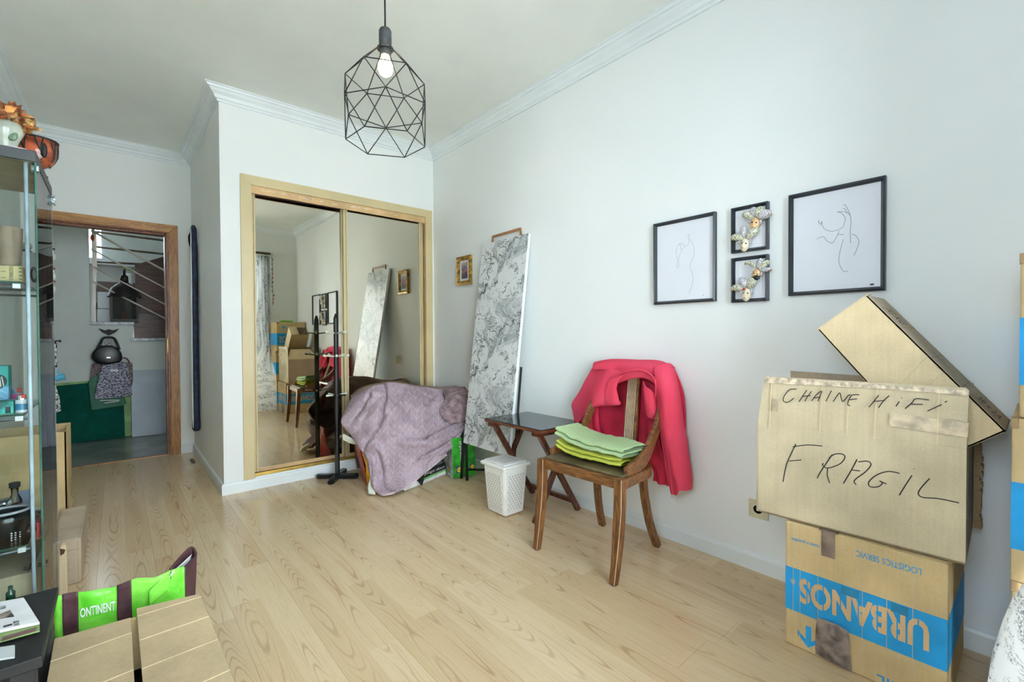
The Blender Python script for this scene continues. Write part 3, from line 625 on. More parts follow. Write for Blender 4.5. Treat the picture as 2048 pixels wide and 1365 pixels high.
# jester masks
M = Mat('jester_cloth', (190,190,150), .6); co = M.coord(); v = M.vor(co, 190); n = M.noise(co, 260, 2)
M.color(M.mix(v.lt(.42)*n.step(.35, .5), (212,212,190), (84,92,44))); m_jest = M.m
M = Mat('jester_cloth_lilac', (190,190,200), .6); n = M.noise(M.coord(), 300, 2); M.color(M.mix(n.gt(.55), (206,204,214), (112,116,88))); m_jest2 = M.m
m_face = plain('mask_porcelain', (228,218,190), .3, var=.03); m_facep = plain('mask_porcelain_peach', (226,190,140), .3, var=.05)
m_bell = plain('brass_bell', (196,146,60), .3, .8)
def mask(label, cx, cy, sc, ang, horns, face=None, half=None):
    sc *= .92
    """cx, cy in crop pixels of the face centre; horns: list of (angle, length, bend, width) from the brow"""
    o = PX(1450+cx/5.936, 390+cy/5.936, XR-.03); t = thing('jester_mask', label, 'mask', tuple(o), 'jester masks')
    A = Matrix.Translation(o)@Matrix.Rotation(R(-90), 4, 'Z')@Matrix.Rotation(R(ang), 4, 'Y')   # local: x right (-y world), y towards the wall, z up
    def L(*p): return A@Vector(p)
    # face: tapered to chin, with brow and nose
    def fn(u, v):
        th = (u-.5)*math.pi*1.02; ph = (v-.5)*math.pi; w = .021*(1-.42*max(0, .5-v)*1.5); x = w*math.sin(th)*math.cos(ph)**.8 if math.cos(ph) > 0 else 0
        z = .032*math.sin(ph); y = -.018*math.cos(th)*max(0, math.cos(ph))**.7
        nose = math.exp(-(x/.003)**2-((z+.002)/.009)**2)*.010; eye = math.exp(-((abs(x)-.0085)/.004)**2-((z-.004)/.003)**2)*.006; lip = math.exp(-(x/.006)**2-((z+.017)/.003)**2)*.003
        return L(x*sc, (y-nose+eye-lip)*sc, z*sc)
    MB().grid(fn, 28, 28).build('mask_face', face or m_face, t, smooth=True)
    for sx in (-1, 1):
        MB().ball((0,0,0), (.0042*sc, .002*sc, .0022*sc), 10, 6, Matrix.Translation(L(sx*.0085*sc, -.0135*sc, .004*sc))@A.to_3x3().to_4x4()).build('eye_hole', m_blackmatte, t)
    MB().ball((0,0,0), (.005*sc, .002*sc, .0015*sc), 10, 6, Matrix.Translation(L(0, -.019*sc, -.017*sc))@A.to_3x3().to_4x4()).build('lips', plain('mask_gold', (176,120,50), .4, .5), t)
    MB().tube(curve([L(.024*sc*math.cos(R(a)), -.008*sc, .006*sc+.026*sc*math.sin(R(a))) for a in range(-10, 191, 20)], 24), .0045*sc, 8).build('brow_band', m_jest2, t, smooth=True)
    for i, (a, ln, bend, w) in enumerate(horns):
        pts = []; p = Vector((.012*math.cos(R(a)), -.006, .022+.008*math.sin(R(a)))); d = R(a)
        for k in range(8):
            pts.append(L(p.x*sc, (p.y-.004*math.sin(k*.4))*sc, p.z*sc)); p = p+Vector((math.cos(d), 0, math.sin(d)))*ln/7; d += R(bend)/7
        MB().tube(pts, [w*sc*q for q in (.7, .9, 1.05, 1.12, 1.12, 1.02, .85, .55)], 10).build('jester_horn', (m_jest, m_jest2)[i % 2 if half is None else half[i]], t, smooth=True)
        e = pts[-1]; MB().ball((e.x-.002, e.y, e.z-.006*sc), .0045*sc, 10, 8).build('bell', m_bell, t, smooth=True)
    return t
mask('jester mask with peach gilded face at upper right of the upper mask frame', 358, 345, 1.12, 14, [(152,.048,40,.015),(112,.040,10,.016),(75,.042,-10,.019),(35,.052,-25,.018)], m_facep)
mask('pale jester mask low at the left of the upper mask frame, three horns', 238, 590, 1.1, 12, [(160,.052,50,.015),(108,.052,8,.014),(52,.056,-5,.016)])
mask('half black jester mask at upper right of the lower mask frame', 372, 950, 1.0, 22, [(135,.066,75,.008),(95,.050,-5,.013),(65,.056,-12,.014),(22,.050,5,.010)], m_facep)
mask('pale jester mask with red jewel at lower left of the lower mask frame', 258, 1180, 1.1, 8, [(165,.056,45,.014),(118,.048,10,.017),(62,.052,-8,.017)])
o = PX(1450+222/5.936, 390+1120/5.936, XR-.05); t = bpy.data.objects['jester_mask.003']; MB().ball(o, .0055, 8, 6).build('red_jewel', plain('red_jewel', (200,40,50), .2), t, smooth=True)
o = PX(1450+368/5.936, 390+985/5.936, XR-.048); t = bpy.data.objects['jester_mask.002']; MB().ball(o, (.006, .016, .012), 12, 8).build('black_half_face', m_black, t, smooth=True)
# sockets
def socket(label, yc, zc, s=.042, round_=True):
    t = thing('wall_socket', label, 'socket', (XR, yc, zc)); mp = plain('beige_plastic', (208,200,168), .4, var=.02)
    B(XR-.008, XR-.0005, yc-s, yc+s, zc-s, zc+s).build('cover_plate', mp, t, bevel=.003); B(XR-.011, XR-.008, yc-.027, yc+.027, zc-.027, zc+.027).build('insert', mp, t, bevel=.002)
    if round_:
        Mx = Matrix.Translation((XR-.011, yc, zc))@Matrix.Rotation(R(-90), 4, 'Y')
        MB().lathe([(.020, 0), (.020, .002), (.0185, .002), (.0175, -.008), (.001, -.008)], n=24, M=Mx).build('socket_ring', m_chrome, t, smooth=False)
        for dy in (-.009, .009): MB().tube([(XR-.0125, yc+dy, zc), (XR-.004, yc+dy, zc)], .0028, 8).build('pin_hole', m_blackmatte, t)
socket('beige round wall socket low on the wall behind the moving boxes', .832, .283)
socket('beige switch plate on the wall left of the marble board, seen in the mirror', 2.98, .83, .04, False)
# ================================================================== PENDANT LAMP
LX, LY = .763, 1.587
t = thing('pendant_lamp', 'black geometric wire cage pendant lamp with a glowing bulb', 'lamp', (LX, LY, ZC), None)
m_wire = plain('black_wire', (30,32,32), .35, .3); m_sock = plain('grey_lamp_socket', (62,66,66), .7, var=.1, scale=60)
zb = 2.165
MB().tube([(LX, LY, ZC), (LX, LY, zb+.04)], .0035, 8).build('cord', m_blackmatte, t)
MB().lathe([(.001, ZC), (.045, ZC), (.045, ZC-.012), (.015, ZC-.03), (.001, ZC-.03)][::-1], (LX, LY, 0), 24).build('ceiling_rose', m_blackmatte, t, smooth=True)
MB().lathe([(.001, zb-.03), (.0225, zb-.03), (.0225, zb+.034), (.019, zb+.041), (.001, zb+.042)], (LX, LY, 0), 24).build('lamp_socket', m_sock, t, smooth=True)
MB().lathe([(.001, zb-.055), (.02, zb-.055), (.02, zb-.03), (.001, zb-.03)], (LX, LY, 0), 24).build('socket_sleeve', m_sock, t, smooth=True)
MB().tube([(LX+.027*math.cos(a*math.pi/12), LY+.027*math.sin(a*math.pi/12), zb-.03) for a in range(25)], .0035, 8).build('ring', m_sock, t, smooth=True)
vw = math.atan2(LY, LX)
def ring(r, z, o): return [Vector((LX+r*math.cos(vw+o+math.pi/3*k), LY+r*math.sin(vw+o+math.pi/3*k), z)) for k in range(6)]
r1 = ring(.141, 2.025, math.pi/2); r2_ = ring(.158, 1.915, math.pi/6*4); r3 = ring(.141, 1.79, math.pi/2)
cg = None
edges = []
top = [Vector((LX+.028*math.cos(vw+math.pi/2+math.pi/3*k), LY+.028*math.sin(vw+math.pi/2+math.pi/3*k), zb-.03)) for k in range(6)]
for k in range(6):
    edges += [(top[k], r1[k]), (r1[k], r1[(k+1) % 6]), (r2_[k], r2_[(k+1) % 6]), (r3[k], r3[(k+1) % 6]), (r1[k], r2_[k]), (r1[(k+1) % 6], r2_[k]), (r3[k], r2_[k]), (r3[(k+1) % 6], r2_[k])]
for a, b in edges: MB().tube([a, b], .0019, 6).build('cage_wire', m_wire, t, smooth=True)
M = Mat('bulb', (255,240,210), .3); M.b.inputs['Emission Color'].default_value = rgb(255,226,178); M.b.inputs['Emission Strength'].default_value = 14
bz = zb-.055
MB().lathe([(.001, bz-.076), (.010, bz-.0745), (.021, bz-.066), (.0275, bz-.048), (.0265, bz-.034), (.020, bz-.018), (.0150, bz-.006), (.0145, bz)], (LX, LY, 0), 24).build('bulb', M.m, t, smooth=True)
# ================================================================== COAT STAND
CXs, CYs = 1.248, 3.463
t = thing('coat_stand', 'black coat stand with cream pegs in front of the mirror door', 'coat stand', (CXs, CYs, 0))
MB().tube([(CXs, CYs, .03), (CXs, CYs, 1.21)], .0185, 8).build('pole', m_black, t); MB().tube([(CXs, CYs, 1.21), (CXs, CYs, 1.245)], [.0185, .007], 8).build('pole_tip', m_black, t)
for i, a in enumerate((-25, 65, 155, 245)):
    a = R(a-15); d = Vector((math.cos(a), math.sin(a), 0)); n = Vector((-d.y, d.x, 0)); L0 = .155
    q = [Vector((CXs, CYs, .003))+d*u+n*v for u, v in ((.0,-.024),(L0-.02,-.024),(L0,-.012),(L0,.012),(L0-.02,.024),(0,.024))]
    MB().slab(q, (0,0,1), .034).build('foot', m_black, t, bevel=.006)
for z in (1.10, .925):
    for i in range(4 if z > 1 else 5):
        a = R(20+90*i) if z > 1 else R(72*i+35)
        d = Vector((math.cos(a), math.sin(a), .12)); p = Vector((CXs, CYs, z-.004)); 
        MB().tube([p+d*.012, p+d*.03, p+d*.074, p+d*.078, p+d*.086, p+d*.094, p+d*.097], [.007,.0055,.0055,.0095,.011,.009,.003], 10).build('peg', m_cream, t, smooth=True)
z = .63
MB().tube([(CXs, CYs, z-.006), (CXs, CYs, z+.006)], .034, 16).build('collar', m_black, t)
for a in (200, 20, 290, 110):
    a = R(a); d = Vector((math.cos(a), math.sin(a), .08)); p = Vector((CXs, CYs, z)); MB().tube([p+d*.03, p+d*.06, p+d*.09, p+d*.094], [.005,.006,.008,.003], 10).build('umbrella_holder', m_cream if a < 5 else m_black, t, smooth=True)
# ================================================================== MARBLE BOARD
M = Mat('marble_paper', (214,218,218), .35, 0, .4); x, y, z = M.xyz(M.coord('World'))
zz = (z+3)*(1/.62); zz = zz.fract()*.62                                       # the paper repeats down the board
wp = M.noise(M.vec(y*5, zz*5, 1.5), 1, 3, .55); wq = M.noise(M.vec(y*5, zz*5, 8.5), 1, 3, .55)
v1 = M.noise(M.vec(y*3.4+wp*1.5+zz*1.5, zz*2.6+wq*1.5-y*1.2, 2.2), 1, 4, .55); v2 = M.noise(M.vec(y*4+wq*2.2-zz*3, zz*2.4-wp*2, 6.1), 1, 5, .6); v3 = M.noise(M.vec(y*6+wp*3, zz*3+wq*3, 9.3), 1, 2)
fs = M.noise(M.vec(y*11+wp*9, zz*8+wq*9, 4.4), 1, 4, .6)
l1 = (v1-.49).abs().step(.004, .016)*-1+1; l2 = (v2-.52).abs().step(.004, .022)*-1+1; l3 = (fs-.5).abs().step(.01, .05)*-1+1
cloud = v3.step(.50, .66)
c = M.mix(cloud*.5, (216,220,219), (166,172,172)); c = M.mix(l3*v3.step(.44, .58)*.7, c, (136,144,146)); c = M.mix(l2*wp.step(.40, .52)*.75, c, (112,120,124)); c = M.mix(l1*wq.step(.38, .5)*.9, c, (60,66,70)); M.color(c); m_mp = M.m
t = thing('marble_board', 'tall marble-patterned folding board leaning against the right wall', 'board', (1.95, 2.56, 0))
tl, tr_, bl, br_ = Vector((2.168, 2.85, 1.782)), Vector((2.168, 2.325, 1.782)), PX(927, 886, 1.94), PX(1017, 911, 1.94)
br_.z = bl.z; n = (tr_-tl).cross(bl-tl).normalized(); n = n if n.x < 0 else -n
MB().slab([bl, br_, tr_, tl], -n, .022).build('board_core', m_trim, t, bevel=.002)
MB().slab([bl-(bl-tl)*.0, br_, tr_, tl], n, .0012).build('marble_covering', m_mp, t)
# folded frame behind: legs reaching the floor and top handle
for (a, b) in (((1.965, 2.835, .31), (1.950, 2.845, .0)), ((1.965, 2.80, .31), (1.952, 2.775, .0))):
    MB().tube([Vector(a)+Vector((.03,0,.1)), Vector(a), b], .011, 10).build('leg', m_blackmatte, t, smooth=True)
MB().tube([(1.955, 2.80, .075), (2.17, 2.60, .075)], .008, 8).build('cross_bar', m_blackmatte, t, smooth=True)
MB().tube([(2.075, 2.306, .86), (1.985, 2.306, .0)], .008, 8).build('rear_leg', m_blackmatte, t, smooth=True)
mo = plain('brown_handle', (150,104,62), .4)
MB().beam([(2.178, 2.74, 1.76), (2.178, 2.735, 1.825), (2.178, 2.42, 1.83), (2.178, 2.415, 1.76)], .012, .018, (1, 0, 0)).build('top_handle', mo, t)
# ================================================================== FOLDING TABLE
m_mah = wood('mahogany', (98,52,34), (62,30,22), 2, 8, .25); m_mahh = wood('mahogany_rail', (120,66,38), (80,42,26), 1, 8, .25)
t = thing('folding_table', 'small folding side table with black glass top and mahogany crossed legs', 'table', (1.96, 2.06, 0))
TX0, TX1, TY0, TY1, TZ = 1.765, 2.14, 1.80, 2.315, .55
B(TX0, TX1, TY0, TY1, TZ-.022, TZ-.006).build('table_frame', m_mahh, t, bevel=.004)
B(TX0+.004, TX1-.004, TY0+.004, TY1-.004, TZ-.006, TZ).build('glass_top', Mat('black_glass', (30,40,46), .06, 0, .9).m, t, bevel=.0015)
for y_ in (TY0+.055, TY1-.055):
    MB().beam([(TX0+.035, y_, TZ-.03), (TX1-.005, y_, .0)], .026, .030, (0,1,0)).build('leg', m_mah, t, bevel=.002)
    MB().beam([(TX1-.035, y_+.028, TZ-.03), (TX0+.03, y_+.028, .0)], .026, .030, (0,1,0)).build('leg', m_mah, t, bevel=.002)
    B(TX0+.02, TX1-.02, y_-.012, y_+.045, TZ-.05, TZ-.022).build('leg_rail', m_mahh, t, bevel=.003)
B(TX1-.045, TX1-.02, TY0+.06, TY1-.06, .045, .07).build('stretcher', m_mah, t)
# ================================================================== WHITE BASKET
t = thing('laundry_basket', 'small white plastic lidded basket with lattice sides', 'basket', (1.785, 2.135, 0))
bx0, bx1, by0, by1 = 1.712, 1.862, 2.052, 2.218
M = Mat('lattice_plastic', (228,230,224), .45); x, y, z = M.xyz(M.coord('World')); q = 92
a = ((x+y+z*.72)*q*.5).fract(); b = ((x+y-z*.72)*q*.5).fract()
hole = (a-.5).abs().lt(.15)*(b-.5).abs().lt(.15); M.color(M.mix(hole, (226,228,222), (96,100,96))); M.bump(hole*-1, .6, .004); m_lat = M.m
ex = .018
def tap(z): return ex*z/.29
vs = []
for z in (.004, .29):
    e = tap(z); vs += [(bx0-e, by0-e, z), (bx1+e, by0-e, z), (bx1+e, by1+e, z), (bx0-e, by1+e, z)]
MB().hexa(vs).build('basket_body', m_white, t, bevel=.014)
e = tap(.02); f = tap(.25); i_ = .020
MB().slab([(bx0+i_, by0-e, .03), (bx1-i_, by0-e, .03), (bx1-i_+f*.4, by0-f-.0, .25), (bx0+i_-f*.4, by0-f, .25)], (0,-1,0), .0022).build('lattice_panel', m_lat, t, bevel=.0015)
MB().slab([(bx0-e, by0+i_, .03), (bx0-e, by1-i_, .03), (bx0-f, by1-i_+f*.4, .25), (bx0-f, by0+i_-f*.4, .25)], (-1,0,0), .0022).build('lattice_panel', m_lat, t, bevel=.0015)
E_ = ex+.014
B(bx0-E_, bx1+E_, by0-E_, by1+E_, .288, .310).build('lid', m_white, t, bevel=.009)
B(bx0-E_+.018, bx1+E_-.018, by0-E_+.018, by1+E_-.018, .310, .318).build('lid_dome', m_white, t, bevel=.006)
B(bx0+.012, bx1-.012, by0+.012, by1-.012, .318, .3195).build('lid_lattice', m_lat, t)
# ================================================================== CHAIR
m_oldwood = wood('worn_chair_wood', (132,88,48), (84,52,26), 2, 12, .35); m_oldwx = wood('worn_chair_rail', (134,90,50), (86,54,28), 1, 12, .35)
m_wear = plain('worn_edge', (196,176,146), .7)
t = thing('dining_chair', 'worn brown wooden chair with fluted splat, carrying towels and a pink jacket', 'chair', (1.8, 1.42, 0))
SZ = .455
def leg(path, w, d): 
    o = MB().beam(curve(path, 8), w, d, (0, 1, 0)).build('leg', m_oldwood, t, bevel=.003); return o
lfl = leg([(1.618, 1.640, SZ), (1.612, 1.640, .30), (1.598, 1.645, .12), (1.585, 1.650, 0)], [.040]*5+[.036, .034, .032, .030], [.040]*5+[.036, .034, .032, .030])
lfr = leg([(1.638, 1.185, SZ), (1.634, 1.186, .30), (1.620, 1.190, .12), (1.604, 1.196, 0)], [.040]*5+[.036, .034, .032, .030], [.040]*5+[.036, .034, .032, .030])
leg([(1.985, 1.305, .44), (1.995, 1.298, .28), (2.025, 1.285, .12), (2.065, 1.268, 0)], .034, .030)
leg([(1.985, 1.590, .44), (1.995, 1.597, .28), (2.025, 1.607, .12), (2.065, 1.615, 0)], .034, .030)
for p in ((1.585, 1.650), (1.604, 1.196)): MB().tube([(p[0], p[1], .0), (p[0], p[1], .004)], .014, 12).build('foot_glide', plain('blue_glide', (70,110,190), .5), t)
# seat: D-shaped frame and pad
def dshape(z, inset=0, n=18):
    pts = [Vector((1.615+inset, 1.660-inset, z)), Vector((1.635+inset, 1.168+inset, z))]
    for k in range(n+1):
        a = -math.pi/2+math.pi*k/n; pts.append(Vector((1.80+(.225-inset)*math.cos(a)**.75 if math.cos(a) > 1e-6 else 1.80, 1.43+(.25-inset)*math.sin(a)*(.98), z)))
    return pts
q = dshape(.405); MB().slab(q, (0,0,1), .046).build('seat_rail', m_oldwx, t, bevel=.003)
q = dshape(.451, .018); MB().slab(q, (0,0,1), .012).build('seat', plain('seat_pad_olive', (92,82,56), .3, var=.15), t, bevel=.004)
# side sweeps
def sweep(s, yc):
    P0 = [(1.70, 1.43+s*.230, .462), (1.76, 1.43+s*.228, .472), (1.86, 1.432+s*.222, .500), (1.95, 1.440+s*.212, .560), (2.04, 1.455+s*.215, .665), (2.125, 1.445+s*.185, .865)]
    n = 16; P1 = curve(P0, n); w = [.022]*(n+1); d = [.012+.0]*(n+1)
    d = [.05+.025*math.sin(min(1, i/n*2.4)*math.pi/2)-.045*(i/n)**1.5 for i in range(n+1)]
    return MB().beam(P1, w, d, (0, 1, 0)).build('side_support', m_oldwx, t, bevel=.004)
sweep(-1, 0); sweep(1, 0)
sp = MB().beam([(1.985, 1.382, .463), (2.05, 1.41, .66), (2.115, 1.436, .875)], [.078, .074, .068], .018, (0, 1, 0)).build('splat', m_oldwood, t, bevel=.003)
for k in range(6):
    yk_ = 1.412+(-2.5+k)*.0095
    MB().beam([(1.974, yk_-.028, .475), (2.039, yk_, .665), (2.104, yk_+.025, .865)], .0032, .004, (0, 1, 0)).build('flute', m_wear, sp)
MB().beam(curve([(2.112, 1.235, .872), (2.128, 1.30, .885), (2.135, 1.43, .89), (2.128, 1.58, .885), (2.118, 1.635, .872)], 16), .028, .045, (0,0,1)).build('top_rail', m_oldwx, t, bevel=.006)
# worn pale edges of the near leg
for (a, b, c) in (((1.6185, 1.1655, SZ), (1.6145, 1.1665, .28), (1.588, 1.181, .01)), ((1.598, 1.6195, SZ), (1.592, 1.6195, .28), (1.570, 1.635, .01))):
    MB().tube(curve([a, b, c], 8), .0014, 5).build('worn_edge', m_wear, t)
# towels folded on the seat
def towel_mat(nm, col):
    M = Mat(nm, col, .95, 0, .1); n = M.noise(M.coord(), 240, 3, .7); n2 = M.noise(M.coord(), 30, 2); M.color(M.mix(n.step(.3, .7), tuple(int(c*.86) for c in col), col)); M.bump(n+n2*.6, .8, .006); return M.m
def towel(name, label, mat, path, wid, th, layers, seed, xoff=0):
    P1 = [Vector(p) for p in path]; g = thing(name, label, 'towel', tuple(P1[0]), 'folded towels on the chair')
    for L_ in range(layers):
        def fn(u, v):
            c = cat_rom(P1, u); a = 2*math.pi*v; s_ = 1-.10*L_*.6
            en = min(1, min(u, 1-u)*14+.35)**.5
            ca, sa = math.cos(a), math.sin(a); X_ = wid/2*math.copysign(abs(ca)**.35, ca)*s_; Z_ = th/2*math.copysign(abs(sa)**.7, sa)*en
            p = c+Vector((X_+xoff*L_, 0, Z_+L_*th*.92)); d = nz(p, 14, seed)*.008+nz(p, 40, seed)*.003
            return p+Vector((d*.6, d*.5, d))
        MB().grid(fn, 50, 28).build('towel_fold', mat, g, smooth=True)
    return g
towel('folded_towel', 'yellow-green folded towel lying directly on the chair seat', towel_mat('lime_towel', (198,206,84)), [(1.80, 1.625, .515), (1.80, 1.57, .492), (1.80, 1.48, .486), (1.805, 1.38, .485), (1.81, 1.29, .485), (1.815, 1.235, .487)], .21, .022, 2, 3)
towel('folded_towel', 'pale green folded towel on top of the yellow-green towel', towel_mat('mint_towel', (186,212,160)), [(1.80, 1.635, .575), (1.80, 1.58, .556), (1.80, 1.48, .538), (1.80, 1.38, .535), (1.805, 1.29, .533), (1.81, 1.225, .530)], .20, .024, 2, 9)
# ================================================================== PINK JACKET over the chair back
M = Mat('pink_fleece', (226,74,100), .9, 0, .15); n = M.noise(M.coord(), 3, 3); M.color(M.mix(n.step(.3, .7), (214,66,88), (232,84,112))); M.bump(M.noise(M.coord(), 120, 2), .15, .002); m_pink = M.m
m_pinkin = plain('pink_lining', (206,40,72), .9, var=.06, scale=6)
jk = thing('pink_jacket', 'pink fleece zip jacket draped over the back of the chair', 'jacket', (2.1, 1.45, .3))
def fold(amp, fu, ph=0, ax=Vector((1,0,0)), fv=.6):
    def d(u, v, p):
        return ax*(amp*math.sin(u*fu*6.283+ph+v*fv*3)*(.25+.75*v)+nz(p, 9, ph)*amp*.7)
    return d
c5 = lambda a, b, xx: PX(940+a/2.729, 700+b/2.729, xx)
# back of the jacket behind the splat
MB().grid(surf([[(2.150, 1.72, .915), (2.158, 1.6, .93), (2.160, 1.43, .93), (2.158, 1.3, .93), (2.150, 1.225, .91)],
                [(2.155, 1.77, .75), (2.165, 1.6, .75), (2.160, 1.43, .74), (2.165, 1.3, .75), (2.155, 1.17, .75)],
                [(2.150, 1.76, .60), (2.165, 1.6, .58), (2.155, 1.43, .57), (2.165, 1.3, .55), (2.160, 1.17, .5)],
                [(2.155, 1.70, .46), (2.165, 1.58, .44), (2.160, 1.43, .41), (2.165, 1.3, .38), (2.160, 1.18, .34)]], fold(.008, 3)), 50, 40).build('jacket_back', m_pinkin, jk, smooth=True, solid=.006)
# yoke over the top rail
MB().grid(surf([[(2.157, 1.71, .90), (2.16, 1.6, .925), (2.16, 1.43, .93), (2.16, 1.3, .93), (2.157, 1.222, .905)],
                [(2.12, 1.71, .915), (2.13, 1.6, .935), (2.13, 1.43, .938), (2.13, 1.3, .938), (2.11, 1.215, .912)],
                [(2.09, 1.70, .90), (2.09, 1.62, .912), (2.09, 1.45, .915), (2.085, 1.30, .91), (2.085, 1.222, .895)],
                [(2.085, 1.695, .872), (2.085, 1.62, .880), (2.086, 1.47, .868), (2.082, 1.30, .868), (2.080, 1.225, .872)]], fold(.004, 2, 1)), 50, 24).build('yoke', m_pink, jk, smooth=True, solid=.006)
# left front (photo left): shoulder, sleeve, to lower left
MB().grid(surf([[c5(690,72,2.13), c5(740,90,2.10), c5(800,110,2.08), c5(840,118,2.075)],
                [c5(660,120,2.12), c5(710,150,2.07), c5(762,165,2.06), c5(800,200,2.06)],
                [c5(610,210,2.11), c5(668,220,2.05), c5(735,235,2.04), c5(805,262,2.05)],
                [c5(560,290,2.11), c5(640,300,2.05), c5(720,292,2.04), c5(815,300,2.05)],
                [c5(562,340,2.11), c5(620,345,2.05), c5(660,322,2.055), c5(700,305,2.06)],
                [c5(572,410,2.10), c5(595,395,2.06), c5(630,362,2.06), c5(655,340,2.07)]], fold(.012, 1.5, 2, Vector((-1,0,0)))), 44, 40).build('left_front', m_pink, jk, smooth=True, solid=.007)
MB().grid(surf([[c5(575,280,2.12), c5(640,300,2.12), c5(700,300,2.12)], [c5(575,380,2.12), c5(650,380,2.12), c5(700,370,2.12)], [c5(640,440,2.13), c5(680,470,2.13), c5(720,480,2.13)], [c5(650,475,2.13), c5(700,490,2.13), c5(770,520,2.13)]], fold(.01, 2)), 30, 24).build('left_lining', m_pinkin, jk, smooth=True, solid=.005)
# right front and sleeve hanging to the hem with zip
MB().grid(surf([[c5(1008,95,2.085), c5(1045,80,2.095), c5(1082,74,2.11), c5(1100,82,2.135), c5(1107,98,2.155)],
                [c5(1018,190,2.05), c5(1050,180,2.03), c5(1090,190,2.05), c5(1125,200,2.09), c5(1140,215,2.15)],
                [c5(1028,290,2.05), c5(1055,300,2.0), c5(1095,310,2.03), c5(1140,320,2.07), c5(1155,340,2.15)],
                [c5(1030,380,2.04), c5(1060,400,2.0), c5(1105,430,2.03), c5(1155,440,2.07), c5(1172,450,2.15)],
                [c5(1048,470,2.05), c5(1070,520,2.02), c5(1110,570,2.04), c5(1165,560,2.07), c5(1192,570,2.15)],
                [c5(1068,600,2.06), c5(1088,650,2.04), c5(1130,680,2.05), c5(1185,670,2.08), c5(1206,680,2.15)],
                [c5(1090,735,2.08), c5(1108,745,2.06), c5(1148,742,2.06), c5(1190,732,2.09), c5(1212,718,2.15)],
                [c5(1098,785,2.08), c5(1120,798,2.06), c5(1150,768,2.06), c5(1190,768,2.09), c5(1212,752,2.15)]], fold(.014, 1.6, 1, Vector((-1,0,0)))), 44, 70).build('right_front', m_pink, jk, smooth=True, solid=.007)
MB().grid(surf([[c5(945,170,2.13), c5(980,180,2.13), c5(1020,200,2.13)], [c5(930,350,2.13), c5(985,340,2.12), c5(1030,330,2.12)], [c5(925,540,2.14), c5(985,560,2.13), c5(1040,500,2.10)],
                [c5(1000,650,2.15), c5(1035,665,2.11), c5(1075,640,2.09)], [c5(1002,715,2.15), c5(1045,735,2.11), c5(1092,742,2.09)]], fold(.010, 2, 4)), 30, 50).build('right_lining', m_pinkin, jk, smooth=True, solid=.005)
MB().grid(surf([[c5(945,170,2.06), c5(960,200,2.05), c5(1000,230,2.05), c5(1025,290,2.06)], [c5(948,250,2.05), c5(960,290,2.03), c5(1000,320,2.03), c5(1028,330,2.06)], [c5(955,330,2.06), c5(970,360,2.04), c5(1005,380,2.05), c5(1028,370,2.07)]], fold(.006, 1)), 20, 16).build('pocket_fold', m_pink, jk, smooth=True, solid=.006)
# collar band
cp = [c5(762,160,2.045), c5(810,140,2.03), c5(870,118,2.02), c5(925,108,2.02), c5(975,125,2.02), c5(1008,170,2.03), c5(1012,230,2.03), c5(1008,268,2.04)]
def collar(u, v):
    p = cat_rom(cp, u); h = .030*math.sin(min(1, .25+v)*math.pi*.62)
    return p+Vector((.028*v, 0, -.042*v+.014*math.sin(v*3.14)+.004*math.sin(u*9)))
MB().grid(collar, 50, 10).build('collar', m_pink, jk, smooth=True, solid=.008)
MB().grid(surf([[c5(762,160,2.04), c5(790,150,2.04), c5(850,130,2.04)], [c5(745,210,2.03), c5(785,205,2.03), c5(800,190,2.04)], [c5(738,255,2.03), c5(780,262,2.03), c5(808,250,2.04)], [c5(740,290,2.04), c5(780,300,2.035), c5(818,302,2.04)]]), 20, 20).build('lapel', m_pink, jk, smooth=True, solid=.006)
a = c5(1104,790,2.065); MB().box(a.x-.003, a.x+.003, a.y-.004, a.y+.004, a.z-.016, a.z).build('zip_pull', m_chrome, jk, bevel=.001)
MB().tube(curve([c5(1030,300,2.035), c5(1032,400,2.02), c5(1050,480,2.03), c5(1070,600,2.04), c5(1090,735,2.06), c5(1100,790,2.065)], 24), .0022, 5).build('zip', plain('zip_tape', (150,30,60), .6), jk)
# ================================================================== MOVING BOXES AT THE RIGHT
K1 = (212,186,138); K2 = (206,192,160)
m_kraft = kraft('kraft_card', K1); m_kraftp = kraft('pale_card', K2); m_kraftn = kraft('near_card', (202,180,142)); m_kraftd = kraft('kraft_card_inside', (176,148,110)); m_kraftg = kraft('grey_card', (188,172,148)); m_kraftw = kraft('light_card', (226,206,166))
m_blue = plain('blue_print', (22,158,222), .6, var=.05, scale=6); m_tape = plain('brown_tape', (136,118,104), .25, var=.12, scale=14, bump=.2); m_tapedark = plain('crumpled_tape', (136,122,114), .2, var=.16, scale=25, bump=.8)
m_clear = plain('clear_tape', (200,184,156), .25, var=.08, scale=30, bump=.4)
N_ = (-1, 0, 0)
def onx(pts, x): return [PX(*p, x) for p in pts]
XF = 1.755
t = thing('moving_box', 'blue-banded moving box with upside-down lettering, standing on the floor at the bottom of its stack', 'box', (1.96, .37, 0), 'blue-banded moving boxes')
UB = (XF, 2.165, .165, .577, .001, .427)
B(*UB).build('box_body', m_kraft, t, bevel=.004)
bz0, bz1 = PX(1571, 1215, XF).z, PX(1571, 1131, XF).z
B(XF-.0006, XF, .166, .576, bz0, bz1).build('blue_band', m_blue, t); B(XF+.001, 2.164, .1644, .165, bz0, bz1).build('blue_band', m_blue, t)
def boxtext(s, pxr, pxl, hcap, mat, nm, x=XF, **k):
    """upside-down lettering: starts at the right end pxr and runs to pxl (photo), letters hang downwards"""
    a = PX(*pxr, x); b = PX(*pxl, x); b.z = a.z
    return text(s, a, (b-a), (0, 0, -1), hcap, (b-a).length, mat, nm, t, ext=.0012, **k)
hb_ = (bz1-bz0)
B(XF+.001, 2.164, .577, .5776, bz0, bz1).build('blue_band', m_blue, t)
a = PX(1843, 1232, XF)
